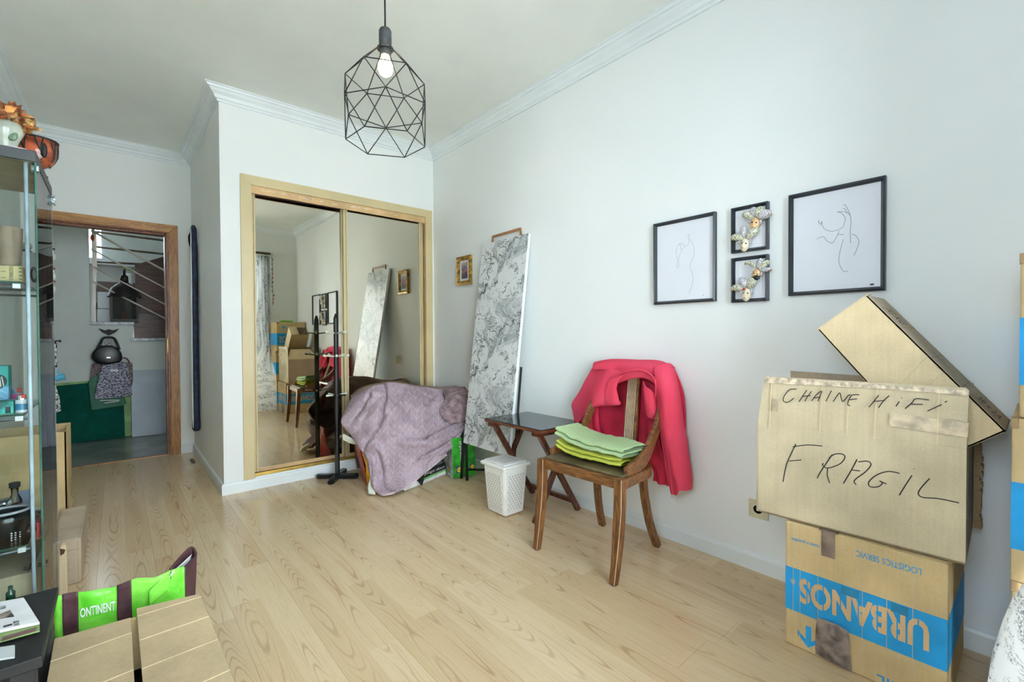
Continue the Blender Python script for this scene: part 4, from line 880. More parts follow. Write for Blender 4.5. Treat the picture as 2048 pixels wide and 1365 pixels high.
def lettering(y0, y1, zbase, h, s, mat, bold, nm, **k):   # y0 start (small y side), runs to larger y
    return text(s, (XF-.0007, y0, zbase), (0, 1, 0), (0, 0, -1), h, y1-y0, mat, nm, t, bold=bold, ext=.0006, **k)
zb_ = bz0+(bz1-bz0)*.80; hU = (bz1-bz0)*.55
m_kprint = kraft('kraft_letter', (222,186,140))
text('URBANOS', (XF+.04, .5778, bz0+(bz1-bz0)*.8), (1,0,0), (0,0,-1), (bz1-bz0)*.55, .33, m_kprint, 'printed_lettering', t, bold=.02)
lo = lettering(.204, .535, zb_, hU, 'URBANOS', m_kprint, .035, 'printed_lettering')
for i in range(7):
    yy_ = .204+.331*(i+.5)/7
    B(XF-.0018, XF-.0014, yy_-.0016, yy_+.0016, zb_-hU-.003, zb_+.003).build('stencil_gap', m_blue, lo)
text('®', (XF-.0007, .545, zb_-.008), (0,1,0), (0,0,-1), .018, .016, m_kprint, 'printed_lettering', t, ext=.0006)
a = PX(1843, 1147, XF); b = PX(1712, 1118, XF)
lettering(a.y, b.y, a.z+.012, .020, 'LOGISTICS SERVIC', m_blue, .004, 'printed_lettering')
a = PX(1656, 1104, XF); b = PX(1582, 1080, XF)
lettering(a.y, b.y, (PX(1656,1097,XF).z+PX(1582,1076,XF).z)/2+.002, .012, 'We make it possible.', m_blue, .004, 'printed_lettering')
a = PX(1753, 1343, XF); lettering(.180, a.y, a.z-.008, .030, 'FRAGIL', m_blue, .01, 'printed_lettering')
q = onx([(1594,1256),(1594,1266),(1617,1300),(1640,1289),(1640,1278),(1622,1286),(1622,1250),(1610,1250),(1610,1278)], XF-.0007)
cyv, czv = PX(1617, 1275, XF).y, PX(1617, 1275, XF).z
ar = [(0,-.036),(.032,-.006),(.032,.010),(.008,-.012),(.008,.036),(-.008,.036),(-.008,-.012),(-.032,.010),(-.032,-.006)]
MB().slab([(XF-.0002, cyv+u, czv+v) for u, v in ar], N_, .0006).build('printed_arrow', m_blue, t)
B(XF-.0025, XF, .432, .470, .345, .428).build('tape_strip', m_tape, t); B(XF-.002, 1.80, .425, .478, .4275, .429).build('tape_strip', m_tape, t)
MB().grid(surf([[(XF-.004, .48, .135), (XF-.008, .43, .14), (XF-.004, .395, .13)], [(XF-.003, .485, .08), (XF-.012, .43, .08), (XF-.004, .39, .07)], [(XF-.003, .485, .01), (XF-.009, .43, .008), (XF-.003, .385, .006)]],
        lambda u, v, p: Vector((-.006*abs(nz(p, 45))-.001, 0, 0))), 24, 30).build('crumpled_tape', m_tapedark, t, smooth=True)
for yv in (.553, .532, .480, .36, .30, .24): B(XF-.0012, XF, yv-.0008, yv+.0008, .02, .42).build('card_crease', m_kraftp, t)
for a_, b_ in ((.415, .37), (.29, .25)): B(XF-.0016, XF-.0006, b_, a_, bz1-.03, bz1-.004).build('tape_remnant', plain('tape_on_blue', (30,140,190), .2), t)
# large FRAGIL box
t = thing('large_box', 'large pale cardboard box with handwritten CHAINE HIFI and FRAGIL, on the blue-banded box', 'box', (1.96, .40, .43))
A0, A1 = Vector((1.7615, .676, .431)), Vector((1.780, .133, .431)); dr = (A1-A0).normalized(); Q0, Q1 = A0+Vector((.395, .012, 0)), A1+Vector((.385, .012, 0)); up_ = Vector((0,0,.325)); wn_ = Vector((-dr.y, dr.x, 0)); wn_ = wn_ if wn_.x < 0 else -wn_
TH = .006
MB().slab([A0, A1, A1+up_, A0+up_], -wn_, TH).build('front_wall', m_kraftp, t)
MB().slab([A1, Q1, Q1+up_, A1+up_], (0, 1, 0), TH).build('side_wall', m_kraftg, t); MB().slab([A0, Q0, Q0+up_, A0+up_], (0, -1, 0), TH).build('side_wall', m_kraftg, t)
MB().slab([Q0, Q1, Q1+up_, Q0+up_], (-1, 0, 0), TH).build('back_wall', m_kraftd, t)
MB().slab([A0, A1, Q1, Q0], (0, 0, 1), TH).build('bottom', m_kraftd, t)
MB().slab([PX(*p, 1.762+.02*((p[0]-1515)/420)) for p in ((1515,847),(1933,900),(1938,781),(1932,776),(1529,753))], (1,0,0), TH).build('front_flap', m_kraftp, t, bevel=.001)
MB().slab([Q0+up_, Q1+up_, Q1+up_+Vector((-.01, 0, .155)), Q0+up_+Vector((-.01, 0, .165))], (-1, 0, 0), TH).build('back_flap', m_kraftg, t)
MB().slab([A0+up_, Q0+up_, Q0+up_+Vector((-.07, -.14, .13)), A0+up_+Vector((.07, -.14, .13))], (0, -.5, .5), TH).build('side_flap', m_kraftw, t)

# torn edge strips
mb = MB()
for i in range(26):
    z0_ = .44+i*.012; mb.box(2.110+.012*random.random(), 2.150+.012*random.random(), .128-.008*random.random(), .140, z0_, z0_+.014)
mb.build('torn_edge', m_kraftd, t, kind='stuff')
FP = A0+wn_*.0012
def PF(a, b, off=.0012):
    d = ray(1480+a/2.967, 560+b/2.967); n = wn_; p0 = A0+wn_*off; return EYE+d*((p0-EYE).dot(n)/d.dot(n))
def hand(lists, nm, w, off=.0012):
    mb = MB()
    for L in lists:
        P = [PF(a, b, off) for a, b in L]; P = curve(P, 7*(len(P)-1)) if len(P) > 2 else P; mb.ribbon(P, w, wn_)
    return mb.build(nm, m_pen, t)
hand([[(335,650),(295,652),(262,690),(258,720),(285,727),(320,702)], [(397,655),(372,690),(350,725)], [(425,662),(400,695),(385,722)], [(368,692),(418,688)], [(425,720),(455,680),(485,662),(475,690),(462,722)], [(438,702),(478,696)],
      [(542,658),(510,722)], [(552,725),(575,690),(592,672),(600,700),(610,722),(640,690),(655,680)], [(708,682),(665,685),(645,715),(640,742),(655,748)], [(650,712),(695,706)]], 'handwriting', .0028, .0062)
hand([[(823,686),(795,720),(765,757)], [(885,688),(850,720),(822,760)], [(792,722),(862,716)], [(945,722),(925,752)], [(958,700),(962,703)], [(1122,714),(1045,706),(1020,730),(980,765)], [(1008,738),(1085,740)], [(1197,740),(1150,762),(1112,780)], [(1215,728),(1228,720)]], 'handwriting', .0028, .0062)
hand([[(332,975),(305,1030),(275,1100),(255,1200)], [(313,992),(400,981),(488,987)], [(290,1076),(365,1070)], [(547,1038),(505,1100),(475,1145),(458,1178)], [(528,1060),(560,1036),(610,1036),(622,1058),(590,1095),(520,1118),(490,1100),(495,1090)], [(520,1118),(518,1160),(532,1207)],
      [(695,1066),(655,1140),(613,1210)], [(700,1082),(755,1077),(777,1098),(745,1140),(690,1180),(677,1200),(690,1217)], [(665,1130),(712,1135)], [(948,1150),(880,1138),(810,1160),(765,1200),(772,1228),(818,1229),(845,1208),(828,1195),(870,1213)],
      [(1020,1162),(985,1215),(945,1280)], [(1030,1122),(1033,1125)], [(1125,1180),(1075,1235),(1058,1270),(1085,1292),(1180,1300),(1300,1325)]], 'handwriting', .0032)
for pts in (((889,790),(1358,850),(1350,938),(885,868)), ((195,705),(225,712),(218,785),(190,778))):
    MB().slab([PF(*p, .003) for p in pts], wn_, .0005).build('tape_patch', m_clear, t)
MB().slab([PF(*p, .003) for p in ((145,574),(1360,656),(1358,690),(900,650),(500,630),(145,612))], wn_, .0006).build('tape_strip', plain('torn_tape', (206,190,164), .5, var=.12, scale=60), t)
for a_ in (180, 480, 640, 805, 1175): MB().slab([PF(*p, .003) for p in ((a_+8,590+(a_-180)*.065),(a_+13,590+(a_-180)*.065),(a_-4,880+(a_-180)*.1),(a_-9,880+(a_-180)*.1))], wn_, .0008).build('card_crease', m_kraftw, t)
# tilted open carton on top
t = thing('tilted_carton', 'slim light cardboard carton lying tilted across the open top of the large box', 'box', (1.95, .3, .76))
xa, xb = 1.850, 2.09
T = PX(1735, 591, xa); Lf = PX(1636, 660, xa); E2 = PX(2013, 863, xa); dl = (E2-T); ds = (Lf-T); BB = E2+ds
for v in (T, Lf, E2, BB): v.x = xa
ex_ = Vector((xb-xa, 0, 0)); th = .005
MB().slab([T, Lf, BB, E2], (1,0,0), th).build('carton_face', m_kraftw, t, bevel=.001)
MB().slab([T+ex_, Lf+ex_, BB+ex_, E2+ex_], (-1,0,0), th).build('carton_back', m_kraft, t)
MB().slab([T, E2, E2+ex_, T+ex_], ds, th).build('carton_side', m_kraftg, t); MB().slab([Lf, BB, BB+ex_, Lf+ex_], -ds, th).build('carton_side', m_kraft, t)
MB().slab([E2, BB, BB+ex_, E2+ex_], -dl, th).build('carton_end', m_kraftg, t)
MB().slab([T, Lf, Lf+Vector((.10, .012, .006)), T+Vector((.10, .006, .012))], (0, .3, .5), .004).build('end_flap', m_kraftw, t)
for f in (.27, .50, .71, .83): MB().slab([T+dl*f, T+dl*(f+.004), T+dl*(f+.004)+ex_, T+dl*f+ex_], -ds, .0006).build('card_crease', m_kraftd, t)
for f, o_ in ((.48,.08), (.60,.05)): MB().slab([T+dl*f+ds*.02, T+dl*(f+.004)+ds*.02, T+dl*(f+.004+o_)+ds*.75, T+dl*(f+o_)+ds*.75], (-1,0,0), .0005).build('card_crease', m_kraftp, t)
def sidehand(s_, f0, f1, h):
    a = T+dl*f0+ex_*.25; nn = -ds.normalized(); mb = None
    return text(s_, a+nn*.0010, dl, Vector((1,0,0)), h, (dl*(f1-f0)).length, m_pen, 'handwriting', t, ext=.0008, shear=.3)
sidehand('JG KG', .10, .25, .09); sidehand('50 x 2,4', .80, .95, .09)
# tower of three moving boxes by the curtain
TXa, TXb, TYa, TYb = 1.768, 2.165, -.372, .042
for i, lab in enumerate(('blue-banded moving box on the floor, lowest of the three beside the curtain', 'blue-banded moving box in the middle of the stack beside the curtain', 'blue-banded moving box on top of the stack beside the curtain')):
    z0 = .001+.428*i; dx = (.0, -.004, .012)[i]; dy = (.004, .006, -.006)[i]
    t = thing('moving_box', lab, 'box', (1.97, -.17, z0), 'blue-banded moving boxes')
    B(TXa+dx, TXb+dx, TYa+dy, TYb+dy, z0, z0+.426).build('box_body', m_kraft, t, bevel=.004)
    B(TXa+dx-.0006, TXa+dx, TYa+dy, TYb+dy, z0+.085, z0+.26).build('blue_band', m_blue, t); B(TXa+dx, TXb+dx, TYb+dy, TYb+dy+.0006, z0+.085, z0+.26).build('blue_band', m_blue, t)
    text('URBANOS', (TXb+dx-.03, TYb+dy+.0007, z0+.125), (-1,0,0), (0,0,1), .095, .33, m_kprint, 'printed_lettering', t, bold=.012)
    cyv, czv = (TXa+TXb)/2-.1, z0+.345
    MB().slab([(cyv+dx+u, TYb+dy+.0003, czv-v) for u, v in ar], (0,1,0), .0006).build('printed_arrow', m_blue, t)
    B(TXa+dx-.004, TXa+dx+.03, TYb+dy-.012, TYb+dy+.002, z0+.40, z0+.4275).build('crushed_corner', m_kraftd, t, bevel=.002)
    B(TXa+dx+.05, TXb+dx-.05, TYa+dy+.19, TYa+dy+.24, z0+.4262, z0+.4266).build('tape_strip', m_tape, t)
t = B(1.86, 2.02, -.16, -.02, 1.2855, 1.31).build('lime_folder', plain('lime_plastic', (110,190,60), .4), None, bevel=.004); tag(t, 'lime green folder lying on the top box of the stack, seen in the mirror', 'folder')
# ================================================================== CURTAIN
M = Mat('toile_fabric', (214,218,218), .85, 0, .2); uvn = M.xyz(M.coord('UV')); co = M.vec(uvn[0], uvn[1], 0)
big = M.noise(co, 5.5, 2, .5, .4); fn_ = M.noise(co, 34, 4, .75, 1.5); strk = M.noise(M.vec(uvn[0]*1.4, uvn[1]*.5, 3), 62, 2, .6, .8)
mask_ = big.step(.44, .54)*fn_.step(.50, .56)
mask2 = big.step(.42, .50)*((big-.46).abs()*-1+.05).step(0, .05)*strk.step(.56, .62)
c = M.mix(mask_*.85, (220,224,226), (62,66,76)); c = M.mix(mask2*.8, c, (84,88,98)); M.color(c)
tr = M.n('ShaderNodeBsdfTranslucent'); M.nt.links.new(c, tr.inputs[0]); ms = M.n('ShaderNodeMixShader'); ms.inputs[0].default_value = .3
M.nt.links.new(M.b.outputs[0], ms.inputs[1]); M.nt.links.new(tr.outputs[0], ms.inputs[2]); M.nt.links.new(ms.outputs[0], M.nt.nodes['Material Output'].inputs[0]); m_toile = M.m
CZ = [(2.30, -.36), (1.7, -.355), (1.2, -.34), (.8, -.22), (.6, -.08), (.50, -.015), (.435, .020), (.39, .040), (.327, .056), (.224, .076), (.12, .085), (.004, .086)]
def cur(u, v):
    f = v*(len(CZ)-1); i = min(int(f), len(CZ)-2); f -= i; z = CZ[i][0]*(1-f)+CZ[i+1][0]*f; yb_ = CZ[i][1]*(1-f)+CZ[i+1][1]*f
    top = min(1, max(0, (z-.4)/.5)); sp = .26+.05*(1-top); x = 1.80-.03*(1-top)-sp*(1-u)*(1 if top > 0 else 1)
    am = .004+.030*top
    if top < 1:
        xl = 1.77-.65*(1-u); x = x*top+xl*(1-top); sh = 1-(max(0, 1.62-x)/.52)**2; yb_ = -.36+(yb_+.36)*(sh*(1-top)+top)
    y = yb_+am*math.sin(u*2*math.pi*5.5)
    return Vector((min(x, 1.756) if z < 1.29 else x, y, z))
t = thing('curtain', 'black and white toile print curtain bunched beside the boxes by the window', 'curtain', (1.66, -.36, 0))
MB().grid(cur, 80, 70, (.9, 2.4)).build('curtain_cloth', m_toile, t, smooth=True)
MB().tube([(-.35, -.36, 2.335), (1.80, -.36, 2.335)], .014, 12).build('rod', plain('antique_rod', (96,88,66), .35, .6), t, smooth=True)
MB().ball((1.825, -.36, 2.335), .024).build('finial', plain('cream_finial', (212,206,176), .4), t, smooth=True)
for i in range(7): MB().tube([(1.57+.035*i+.020*math.cos(a*math.pi/6), -.36+.0*a, 2.335+.020*math.sin(a*math.pi/6)) for a in range(13)], .003, 6).build('curtain_ring', plain('ring_brass', (140,118,60), .35, .7), t, smooth=True)
for xx in (1.74, -.2): MB().tube([(xx, YB+.001, 2.335), (xx, -.36, 2.335)], .008, 8).build('rod_bracket', m_blackmatte, t)
fl_m = plain('orange_flower', (214,96,50), .6); lf_m = plain('garland_dark', (50,60,46), .7)
g = thing('flower_garland', 'string garland with little orange flowers hanging at the edge of the curtain', 'garland', (1.815, -.34, 1.7))
gp = curve([(1.815, -.335, 2.30), (1.822, -.33, 2.1), (1.812, -.33, 1.9), (1.824, -.33, 1.7), (1.815, -.33, 1.55)], 24)
MB().tube(gp, .004, 6).build('string', lf_m, g)
for i in range(2, 24, 2):
    p = gp[i]+Vector((random.uniform(-.012,.012), .008, 0)); MB().ball(p, (.011,.008,.011), 8, 6).build('flower' if i % 3 else 'leaf', fl_m if i % 3 else lf_m, g)
# ================================================================== BLANKET PILE AND BAGS
M = Mat('mauve_plush', (178,160,170), .95, 0, .1); uvn = M.xyz(M.coord('UV')); U, V = uvn[0], uvn[1]
k1 = U*10.5; tri = k1.pp(.5)*2; col_ = (k1*2).fract(); zig = (V*20+tri*1.15).fract()
e1 = (zig-.5).abs().gt(.455); e2 = (col_-.5).abs().gt(.47); pat = e1.mx(e2*.8)
fz = M.noise(M.coord(), 90, 3, .7); mott = M.noise(M.coord(), 7, 4)
c = M.mix(mott.step(.3, .7), (160,142,150), (186,168,178)); c = M.mix(pat*.7, c, (212,200,208)); c = M.mix(fz.step(.35, .75)*.25, c, (132,112,124)); M.color(c)
M.bump(pat*.5+fz*.6, .5, .004); m_blk = M.m
m_brown = plain('taupe_fleece', (142,120,106), .95, var=.12, scale=7, bump=.2); m_piping = plain('mauve_piping', (214,196,196), .8)
def g_(x, y, d): return PY(x, y, d)
rows = [[(703,799,3.40),(735,781,3.34),(765,771,3.32),(800,769,3.30),(845,776,3.28),(885,781,3.24),(938,776,3.16)],
        [(690,825,3.34),(730,806,3.24),(770,797,3.18),(812,800,3.14),(855,806,3.12),(897,808,3.10),(940,808,3.04)],
        [(684,846,3.30),(722,852,3.18),(765,850,3.08),(812,850,3.03),(856,850,3.0),(898,848,3.0),(936,842,2.95)],
        [(699,866,3.26),(723,888,3.14),(765,896,3.02),(812,897,2.95),(850,890,2.93),(888,882,2.93),(926,862,2.92)],
        [(720,890,3.22),(737,922,3.08),(765,940,2.97),(812,935,2.91),(845,920,2.89),(880,906,2.89),(908,890,2.89)],
        [(733,908,3.18),(742,946,3.02),(757,978,2.93),(803,960,2.90),(842,936,2.88),(870,916,2.89),(892,905,2.90)]]
hem = [(737,934,3.12),(748,976,2.96),(768,996,2.885),(808,978,2.86),(846,949,2.86),(874,926,2.87),(893,910,2.89)]
ctrl = [[g_(*p) for p in r] for r in rows+[hem]]
for v in ctrl[-1]: v.z = max(v.z, .006)
CR = [((.36,-.05),(.33,.30)), ((.33,.30),(.14,.62)), ((.14,.62),(.10,1.0)), ((.52,.05),(.36,.28)), ((.95,.28),(.66,.44)), ((.66,.44),(.50,.42)), ((.80,.02),(.66,.18)), ((.98,.50),(.70,.60)), ((.30,.55),(.42,.95)), ((.20,.12),(.08,.34)), ((.88,.10),(.80,.30))]
def segd(u, v, a, b):
    dx, dy = b[0]-a[0], b[1]-a[1]; q = max(0, min(1, ((u-a[0])*dx+(v-a[1])*dy)/(dx*dx+dy*dy))); ex, ey = u-a[0]-q*dx, v-a[1]-q*dy
    return math.hypot(ex, ey), (ex*dy-ey*dx)
def bd(u, v, p):
    f = .034*nz(p, 4.5, 1)+.050*abs(nz((p.x+p.z*.6, p.y, p.z-p.x*.4), 6, 5))+.010*nz(p, 20, 3)-.016*abs(math.sin(u*9+v*5+3*nz(p, 3)))**6
    # crossing creases of the throw
    f += -.020*math.exp(-((u-.28-.25*(1-v))/.045)**2)*math.sin(min(1, v*1.5)*math.pi)-.016*math.exp(-((u-.55+.22*v)/.05)**2)*(1-v)-.018*math.exp(-((v-.38-.25*u)/.05)**2)*u
    for a_, b_ in CR:
        d_, sg = segd(u, v, a_, b_); k_ = .9 if sg > 0 else 1.8
        f += -.020*math.exp(-(d_/.016)**2)+.020*math.exp(-((d_-.045*k_)/(.030*k_))**2)
    w = min(1, u*6, (1-u)*6+.3); q = p+Vector((-.5, -.8, .3))*f*w; q.z = max(q.z, .006); q.x = min(q.x, 2.165); return q-p
t = thing('blanket', 'mauve quilted plush throw heaped over bags in the corner by the wardrobe', 'blanket', (1.5, 3.05, 0))
sf = surf(ctrl, bd)
MB().grid(sf, 170, 140, (1.15, 1.0)).build('throw', m_blk, t, smooth=True, solid=.012)
MB().tube([sf(i/60, 1) for i in range(61)], .006, 6).build('piping', m_piping, t, smooth=True); MB().tube([sf(0, i/40) for i in range(41)], .006, 6).build('piping', m_piping, t, smooth=True)
# back side and taupe underside towards the wardrobe
top = ctrl[0]; bk = [[p+Vector((0,0,.004)) for p in top], [p+Vector((-.02,.06,.012)) for p in top], [Vector((p.x+.03, min(3.56, p.y+.15), p.z*.93)) for p in top], [Vector((p.x+.05, min(3.585, p.y+.24), p.z*.62)) for p in top], [Vector((p.x+.06, min(3.59, p.y+.26), p.z*.25)) for p in top], [Vector((p.x+.08, min(3.59, p.y+.26), .01)) for p in top]]
bk = [bk[0]]+[[v+Vector((.035, 0, 0)) if j == 0 else v for j, v in enumerate(r)] for r in bk[1:]]
bk = [[Vector((min(v.x, 2.15), v.y, v.z)) for v in r] for r in bk]
MB().grid(surf(bk, lambda u, v, p: Vector((0, .03*nz(p, 6)*math.sin(v*3.1), .02*nz(p, 5, 3)*math.sin(v*3.1)))), 60, 40).build('taupe_underside', m_brown, t, smooth=True, solid=.01)
rt_ = [[g_(885,780,3.22), g_(908,776,3.2), g_(938,775,3.16)], [g_(890,800,3.1), g_(915,795,3.06), g_(941,800,3.04)], [g_(880,825,3.02), g_(912,822,2.98), g_(940,822,2.97)], [g_(900,850,2.99), g_(920,845,2.95), g_(937,845,2.94)]]
MB().grid(surf(rt_, lambda u, v, p: Vector((-.02, -.03, .006))+Vector((-1,-1,.3))*.020*nz(p, 14)), 40, 30).build('gathered_corner', plain('mauve_back', (150,128,132), .95, var=.12, scale=20, bump=.4), t, smooth=True, solid=.008)
MB().grid(surf([[g_(740,957,3.02), g_(748,962,3.0)], [g_(736,973,2.97), g_(748,978,2.95)], [g_(737,988,2.93), g_(750,990,2.92)]], lambda u, v, p: Vector((0,0,max(0,.008-p.z)))), 10, 20).build('cream_lining', m_cream, t, smooth=True, solid=.02)
w1 = MB().grid(surf([[g_(686,868,3.3), g_(700,875,3.26), g_(722,888,3.2)], [g_(686,880,3.3), g_(704,887,3.26), g_(722,890,3.2)]], None), 14, 6).build('cream_lining', m_cream, t, smooth=True, solid=.02)
# bags under it
t = thing('red_yellow_bag', 'red and yellow shopping bag half hidden under the blanket', 'bag', (1.5, 3.3, 0))
m_redb = plain('red_bag', (186,48,40), .35, var=.1, bump=.2); m_yelb = plain('yellow_bag', (226,170,20), .35, var=.1, bump=.2)
a = [g_(710,884,3.34), g_(720,886,3.24), PZ(734,972,.004), PZ(725,953,.004)]
MB().grid(surf([[a[0], a[1]], [(a[0]+a[3])/2+Vector((-.01,-.02,0)), (a[1]+a[2])/2+Vector((-.01,-.02,0))], [a[3], a[2]]], lambda u, v, p: Vector((.01*nz(p, 20), .01*nz(p, 18), 0))), 14, 24).build('bag_side', m_redb, t, smooth=True, solid=.004)
a2 = [a[1], g_(752,900,3.2), PZ(762,974,.004), a[2]]
MB().grid(surf([[a2[0], a2[1]], [(a2[0]+a2[3])/2+Vector((0,-.03,0)), (a2[1]+a2[2])/2+Vector((0,-.03,0))], [a2[3], a2[2]]], lambda u, v, p: Vector((.01*nz(p, 20), .01*nz(p, 18), 0))), 20, 24).build('bag_front', m_yelb, t, smooth=True, solid=.004)
# white bag with a black label
t = thing('white_bag', 'white shopping bag with black lettered band lying under the blanket hem', 'bag', (1.75, 2.95, 0))
m_wbag = plain('white_bag', (222,226,226), .35, bump=.2)
p0, p1 = PZ(808,985,.003), PZ(893,950,.003); p0 = p0+Vector((0,.0,0)); dx_ = (p1-p0); hh = .085
MB().slab([p0, p1, p1+Vector((.0,.02,hh)), p0+Vector((0,.02,hh))], (.3, 1, 0), .12).build('bag_body', m_wbag, t, bevel=.012)
n_ = Vector((dx_.y, -dx_.x, 0)).normalized(); e_ = .006
def onb(f, h): return p0+dx_*f+Vector((0, .02*h/hh, h))+n_*.004
MB().slab([onb(.32,.038), onb(1,.045), onb(1,.095), onb(.38,.088)], n_, .001).build('black_label', m_blackmatte, t)
text('pingo doce', onb(.46,.058)+n_*.002, dx_, (0,.1,1), .020, dx_.length*.5, m_white, 'printed_lettering', t, shear=.3)
MB().slab([onb(.34,.026), onb(1,.034), onb(1,.042), onb(.34,.036)], n_, .001).build('green_stripe', plain('green_print', (90,190,60), .5), t)
MB().slab([onb(.27,.05), onb(.33,.02), onb(.36,.0), onb(.42,.035), onb(.40,.055)], n_, .012).build('black_handle_tab', m_blackmatte, t)
# green shopping bag
t = thing('green_shopping_bag', 'green and white shopping bag with web address standing behind the marble board', 'bag', (1.99, 2.93, 0))
m_gb = plain('green_bag', (52,160,44), .35, var=.15, scale=14, bump=.3)
f0, f1 = PZ(906,959,.003), PZ(952,950,.003); dirx = (f1-f0).normalized(); hgt = .30; sdir = Vector((-dirx.y, dirx.x, 0)); sdir = sdir if sdir.y > 0 else -sdir
b0 = PZ(888,944,.003)
MB().slab([f0, f1, f1+Vector((0,.02,hgt)), f0+Vector((0,.02,hgt))], sdir, .006).build('bag_front', m_gb, t, bevel=.002)
MB().slab([f0, b0, b0+Vector((0,.02,hgt*.9)), f0+Vector((0,.02,hgt))], dirx, .005).build('bag_side', plain('pale_print', (196,206,204), .4, var=.12, scale=22, bump=.3), t)
b1 = f1+(b0-f0); MB().slab([b0, b1, b1+Vector((0,.02,hgt*.95)), b0+Vector((0,.02,hgt*.95))], sdir, .005).build('bag_back', m_gb, t); MB().slab([f1, b1, b1+Vector((0,.02,hgt*.95)), f1+Vector((0,.02,hgt))], -dirx, .005).build('bag_side', m_gb, t)
nf = -sdir; L_ = (f1-f0).length
text('www.lidl.pt', f0+dirx*L_*.40+Vector((0,.006,.125))+nf*.002, (0,.07,1), -dirx, .022, .150, m_white, 'printed_lettering', t, bold=.01)
def logo(par, org, ax, nn, sz):
    bl_ = plain('logo_blue', (24,70,150), .5); c = org
    o = MB().slab([c+ax*sx*sz+Vector((0,0,sz*sy)) for sx, sy in ((-1,-1),(1,-1),(1,1),(-1,1))], nn, .001).build('logo_square', bl_, par)
    for r_, m_, e in ((.86, plain('logo_red', (214,40,40), .5), .0012), (.76, plain('logo_yellow', (248,212,30), .5), .002)):
        MB().slab([c+nn*e+ax*sz*r_*math.cos(k*math.pi/12)+Vector((0,0,sz*r_*math.sin(k*math.pi/12))) for k in range(24)], nn, .0006).build('logo_disc', m_, o)
    text('LiDL', c+nn*.003-ax*sz*.55+Vector((0,0,-sz*.2)), ax, (0,0,1), sz*.42, sz*1.1, bl_, 'logo_lettering', o, bold=.02)
logo(t, f0+dirx*L_*.28+Vector((0,.002,.062))+nf*.002, dirx, nf, .026); logo(t, f0+dirx*L_*.84+Vector((0,.002,.068))+nf*.002, dirx, nf, .020)
sd = (f0-b0).normalized(); sn = -dirx; logo(t, b0+sd*(f0-b0).length*.66+Vector((0,.002,.055))+sn*.002, sd, sn, .022)
MB().ball(b0+sd*.025+Vector((0,.01,.16))+sn*.002, (.010,.010,.014), 10, 8).build('printed_tomato', m_redb, t)
# ================================================================== LEFT FOREGROUND: GLASS CABINET
m_polep = plain('pole_paint', (196,212,222), .3)
CX0, CX1, CYa, CYb, CZt = -.542, -.172, 1.944, 2.384, 1.63
t = thing('glass_cabinet', 'tall glass display cabinet with dark top and glass shelves at the left', 'cabinet', (-.36, 2.16, 0))
m_dkt = plain('cabinet_top_black', (56,60,60), .45, var=.05)
B(CX0, CX1, CYa, CYb, CZt-.032, CZt).build('top_panel', m_dkt, t, bevel=.002); B(CX0, CX1, CYa, CYb, .0, .10).build('base', m_dkt, t, bevel=.002)
B(CX0+.02, CX1-.012, CYa+.012, CYb-.012, CZt-.0335, CZt-.0322).build('brass_line', plain('brass_line', (196,170,110), .3, .6), t)
gl = B(CX0+.002, CX1-.004, CYa+.004, CYa+.009, .10, CZt-.034).build('glass_side', m_pane, t)
B(CX1-.0045, CX1-.0005, CYa+.003, CYa+.010, .10, CZt-.034).build('glass_edge', m_edge, gl)
gl = B(CX0+.002, CX1-.004, CYb-.009, CYb-.004, .10, CZt-.034).build('glass_side', m_pane, t)
gl = B(CX1-.006, CX1-.001, CYa+.012, CYb-.002, .10, CZt-.040).build('glass_door', m_pane, t); B(CX1-.0062, CX1-.0008, CYb-.002, CYb-.0004, .10, CZt-.04).build('glass_edge', m_edge if False else plain('pale_edge', (196,206,196), .2), gl)
B(CX0+.0, CX0+.004, CYa+.012, CYb-.012, .10, CZt-.034).build('glass_back', m_pane, t)
for (x_, y_) in ((CX1-.024, CYa+.022), (CX0+.02, CYa+.022), (CX0+.02, CYb-.022)): MB().tube([(x_, y_, .10), (x_, y_, CZt-.034)], .0048, 10).build('pole', m_polep, t, smooth=True)
SH = (.462, .850, 1.238)
for z in SH:
    sh = B(CX0+.006, CX1-.035, CYa+.012, CYb-.012, z, z+.005).build('glass_shelf', m_pane, t)
    B(CX0+.006, CX1-.035, CYa+.0115, CYa+.013, z, z+.005).build('shelf_edge', m_edge, sh)
    MB().tube([(CX0+.01, CYa+.016, z-.010), (CX1-.03, CYa+.016, z-.010)], .004, 8).build('shelf_rail', m_chrome, sh); MB().tube([(CX0+.01, CYb-.016, z-.010), (CX1-.03, CYb-.016, z-.010)], .004, 8).build('shelf_rail', m_chrome, sh)
    B(CX1-.055, CX1-.038, CYa+.010, CYa+.022, z-.016, z-.001).build('bracket', m_white, sh, bevel=.002)
MB().lathe([(.001,0),(.012,.0),(.016,.004),(.012,.010),(.001,.012)], (0,0,0), 12, Matrix.Translation((CX1-.004, CYb-.018, CZt-.05))@Matrix.Rotation(R(90), 4, 'Y')).build('door_hinge_knob', m_chrome, t)
for k in range(10):
    a = k*math.pi/5; MB().tube([(CX1+.006, CYb-.018+.013*math.cos(a), CZt-.05+.013*math.sin(a)), (CX1+.008, CYb-.018+.019*math.cos(a), CZt-.05+.019*math.sin(a))], .003, 6).build('knob_tooth', m_chrome, t)
B(CX1-.015, CX1+.002, CYa+.03, CYa+.055, CZt-.052, CZt-.034).build('top_clamp', m_chrome, t, bevel=.002)
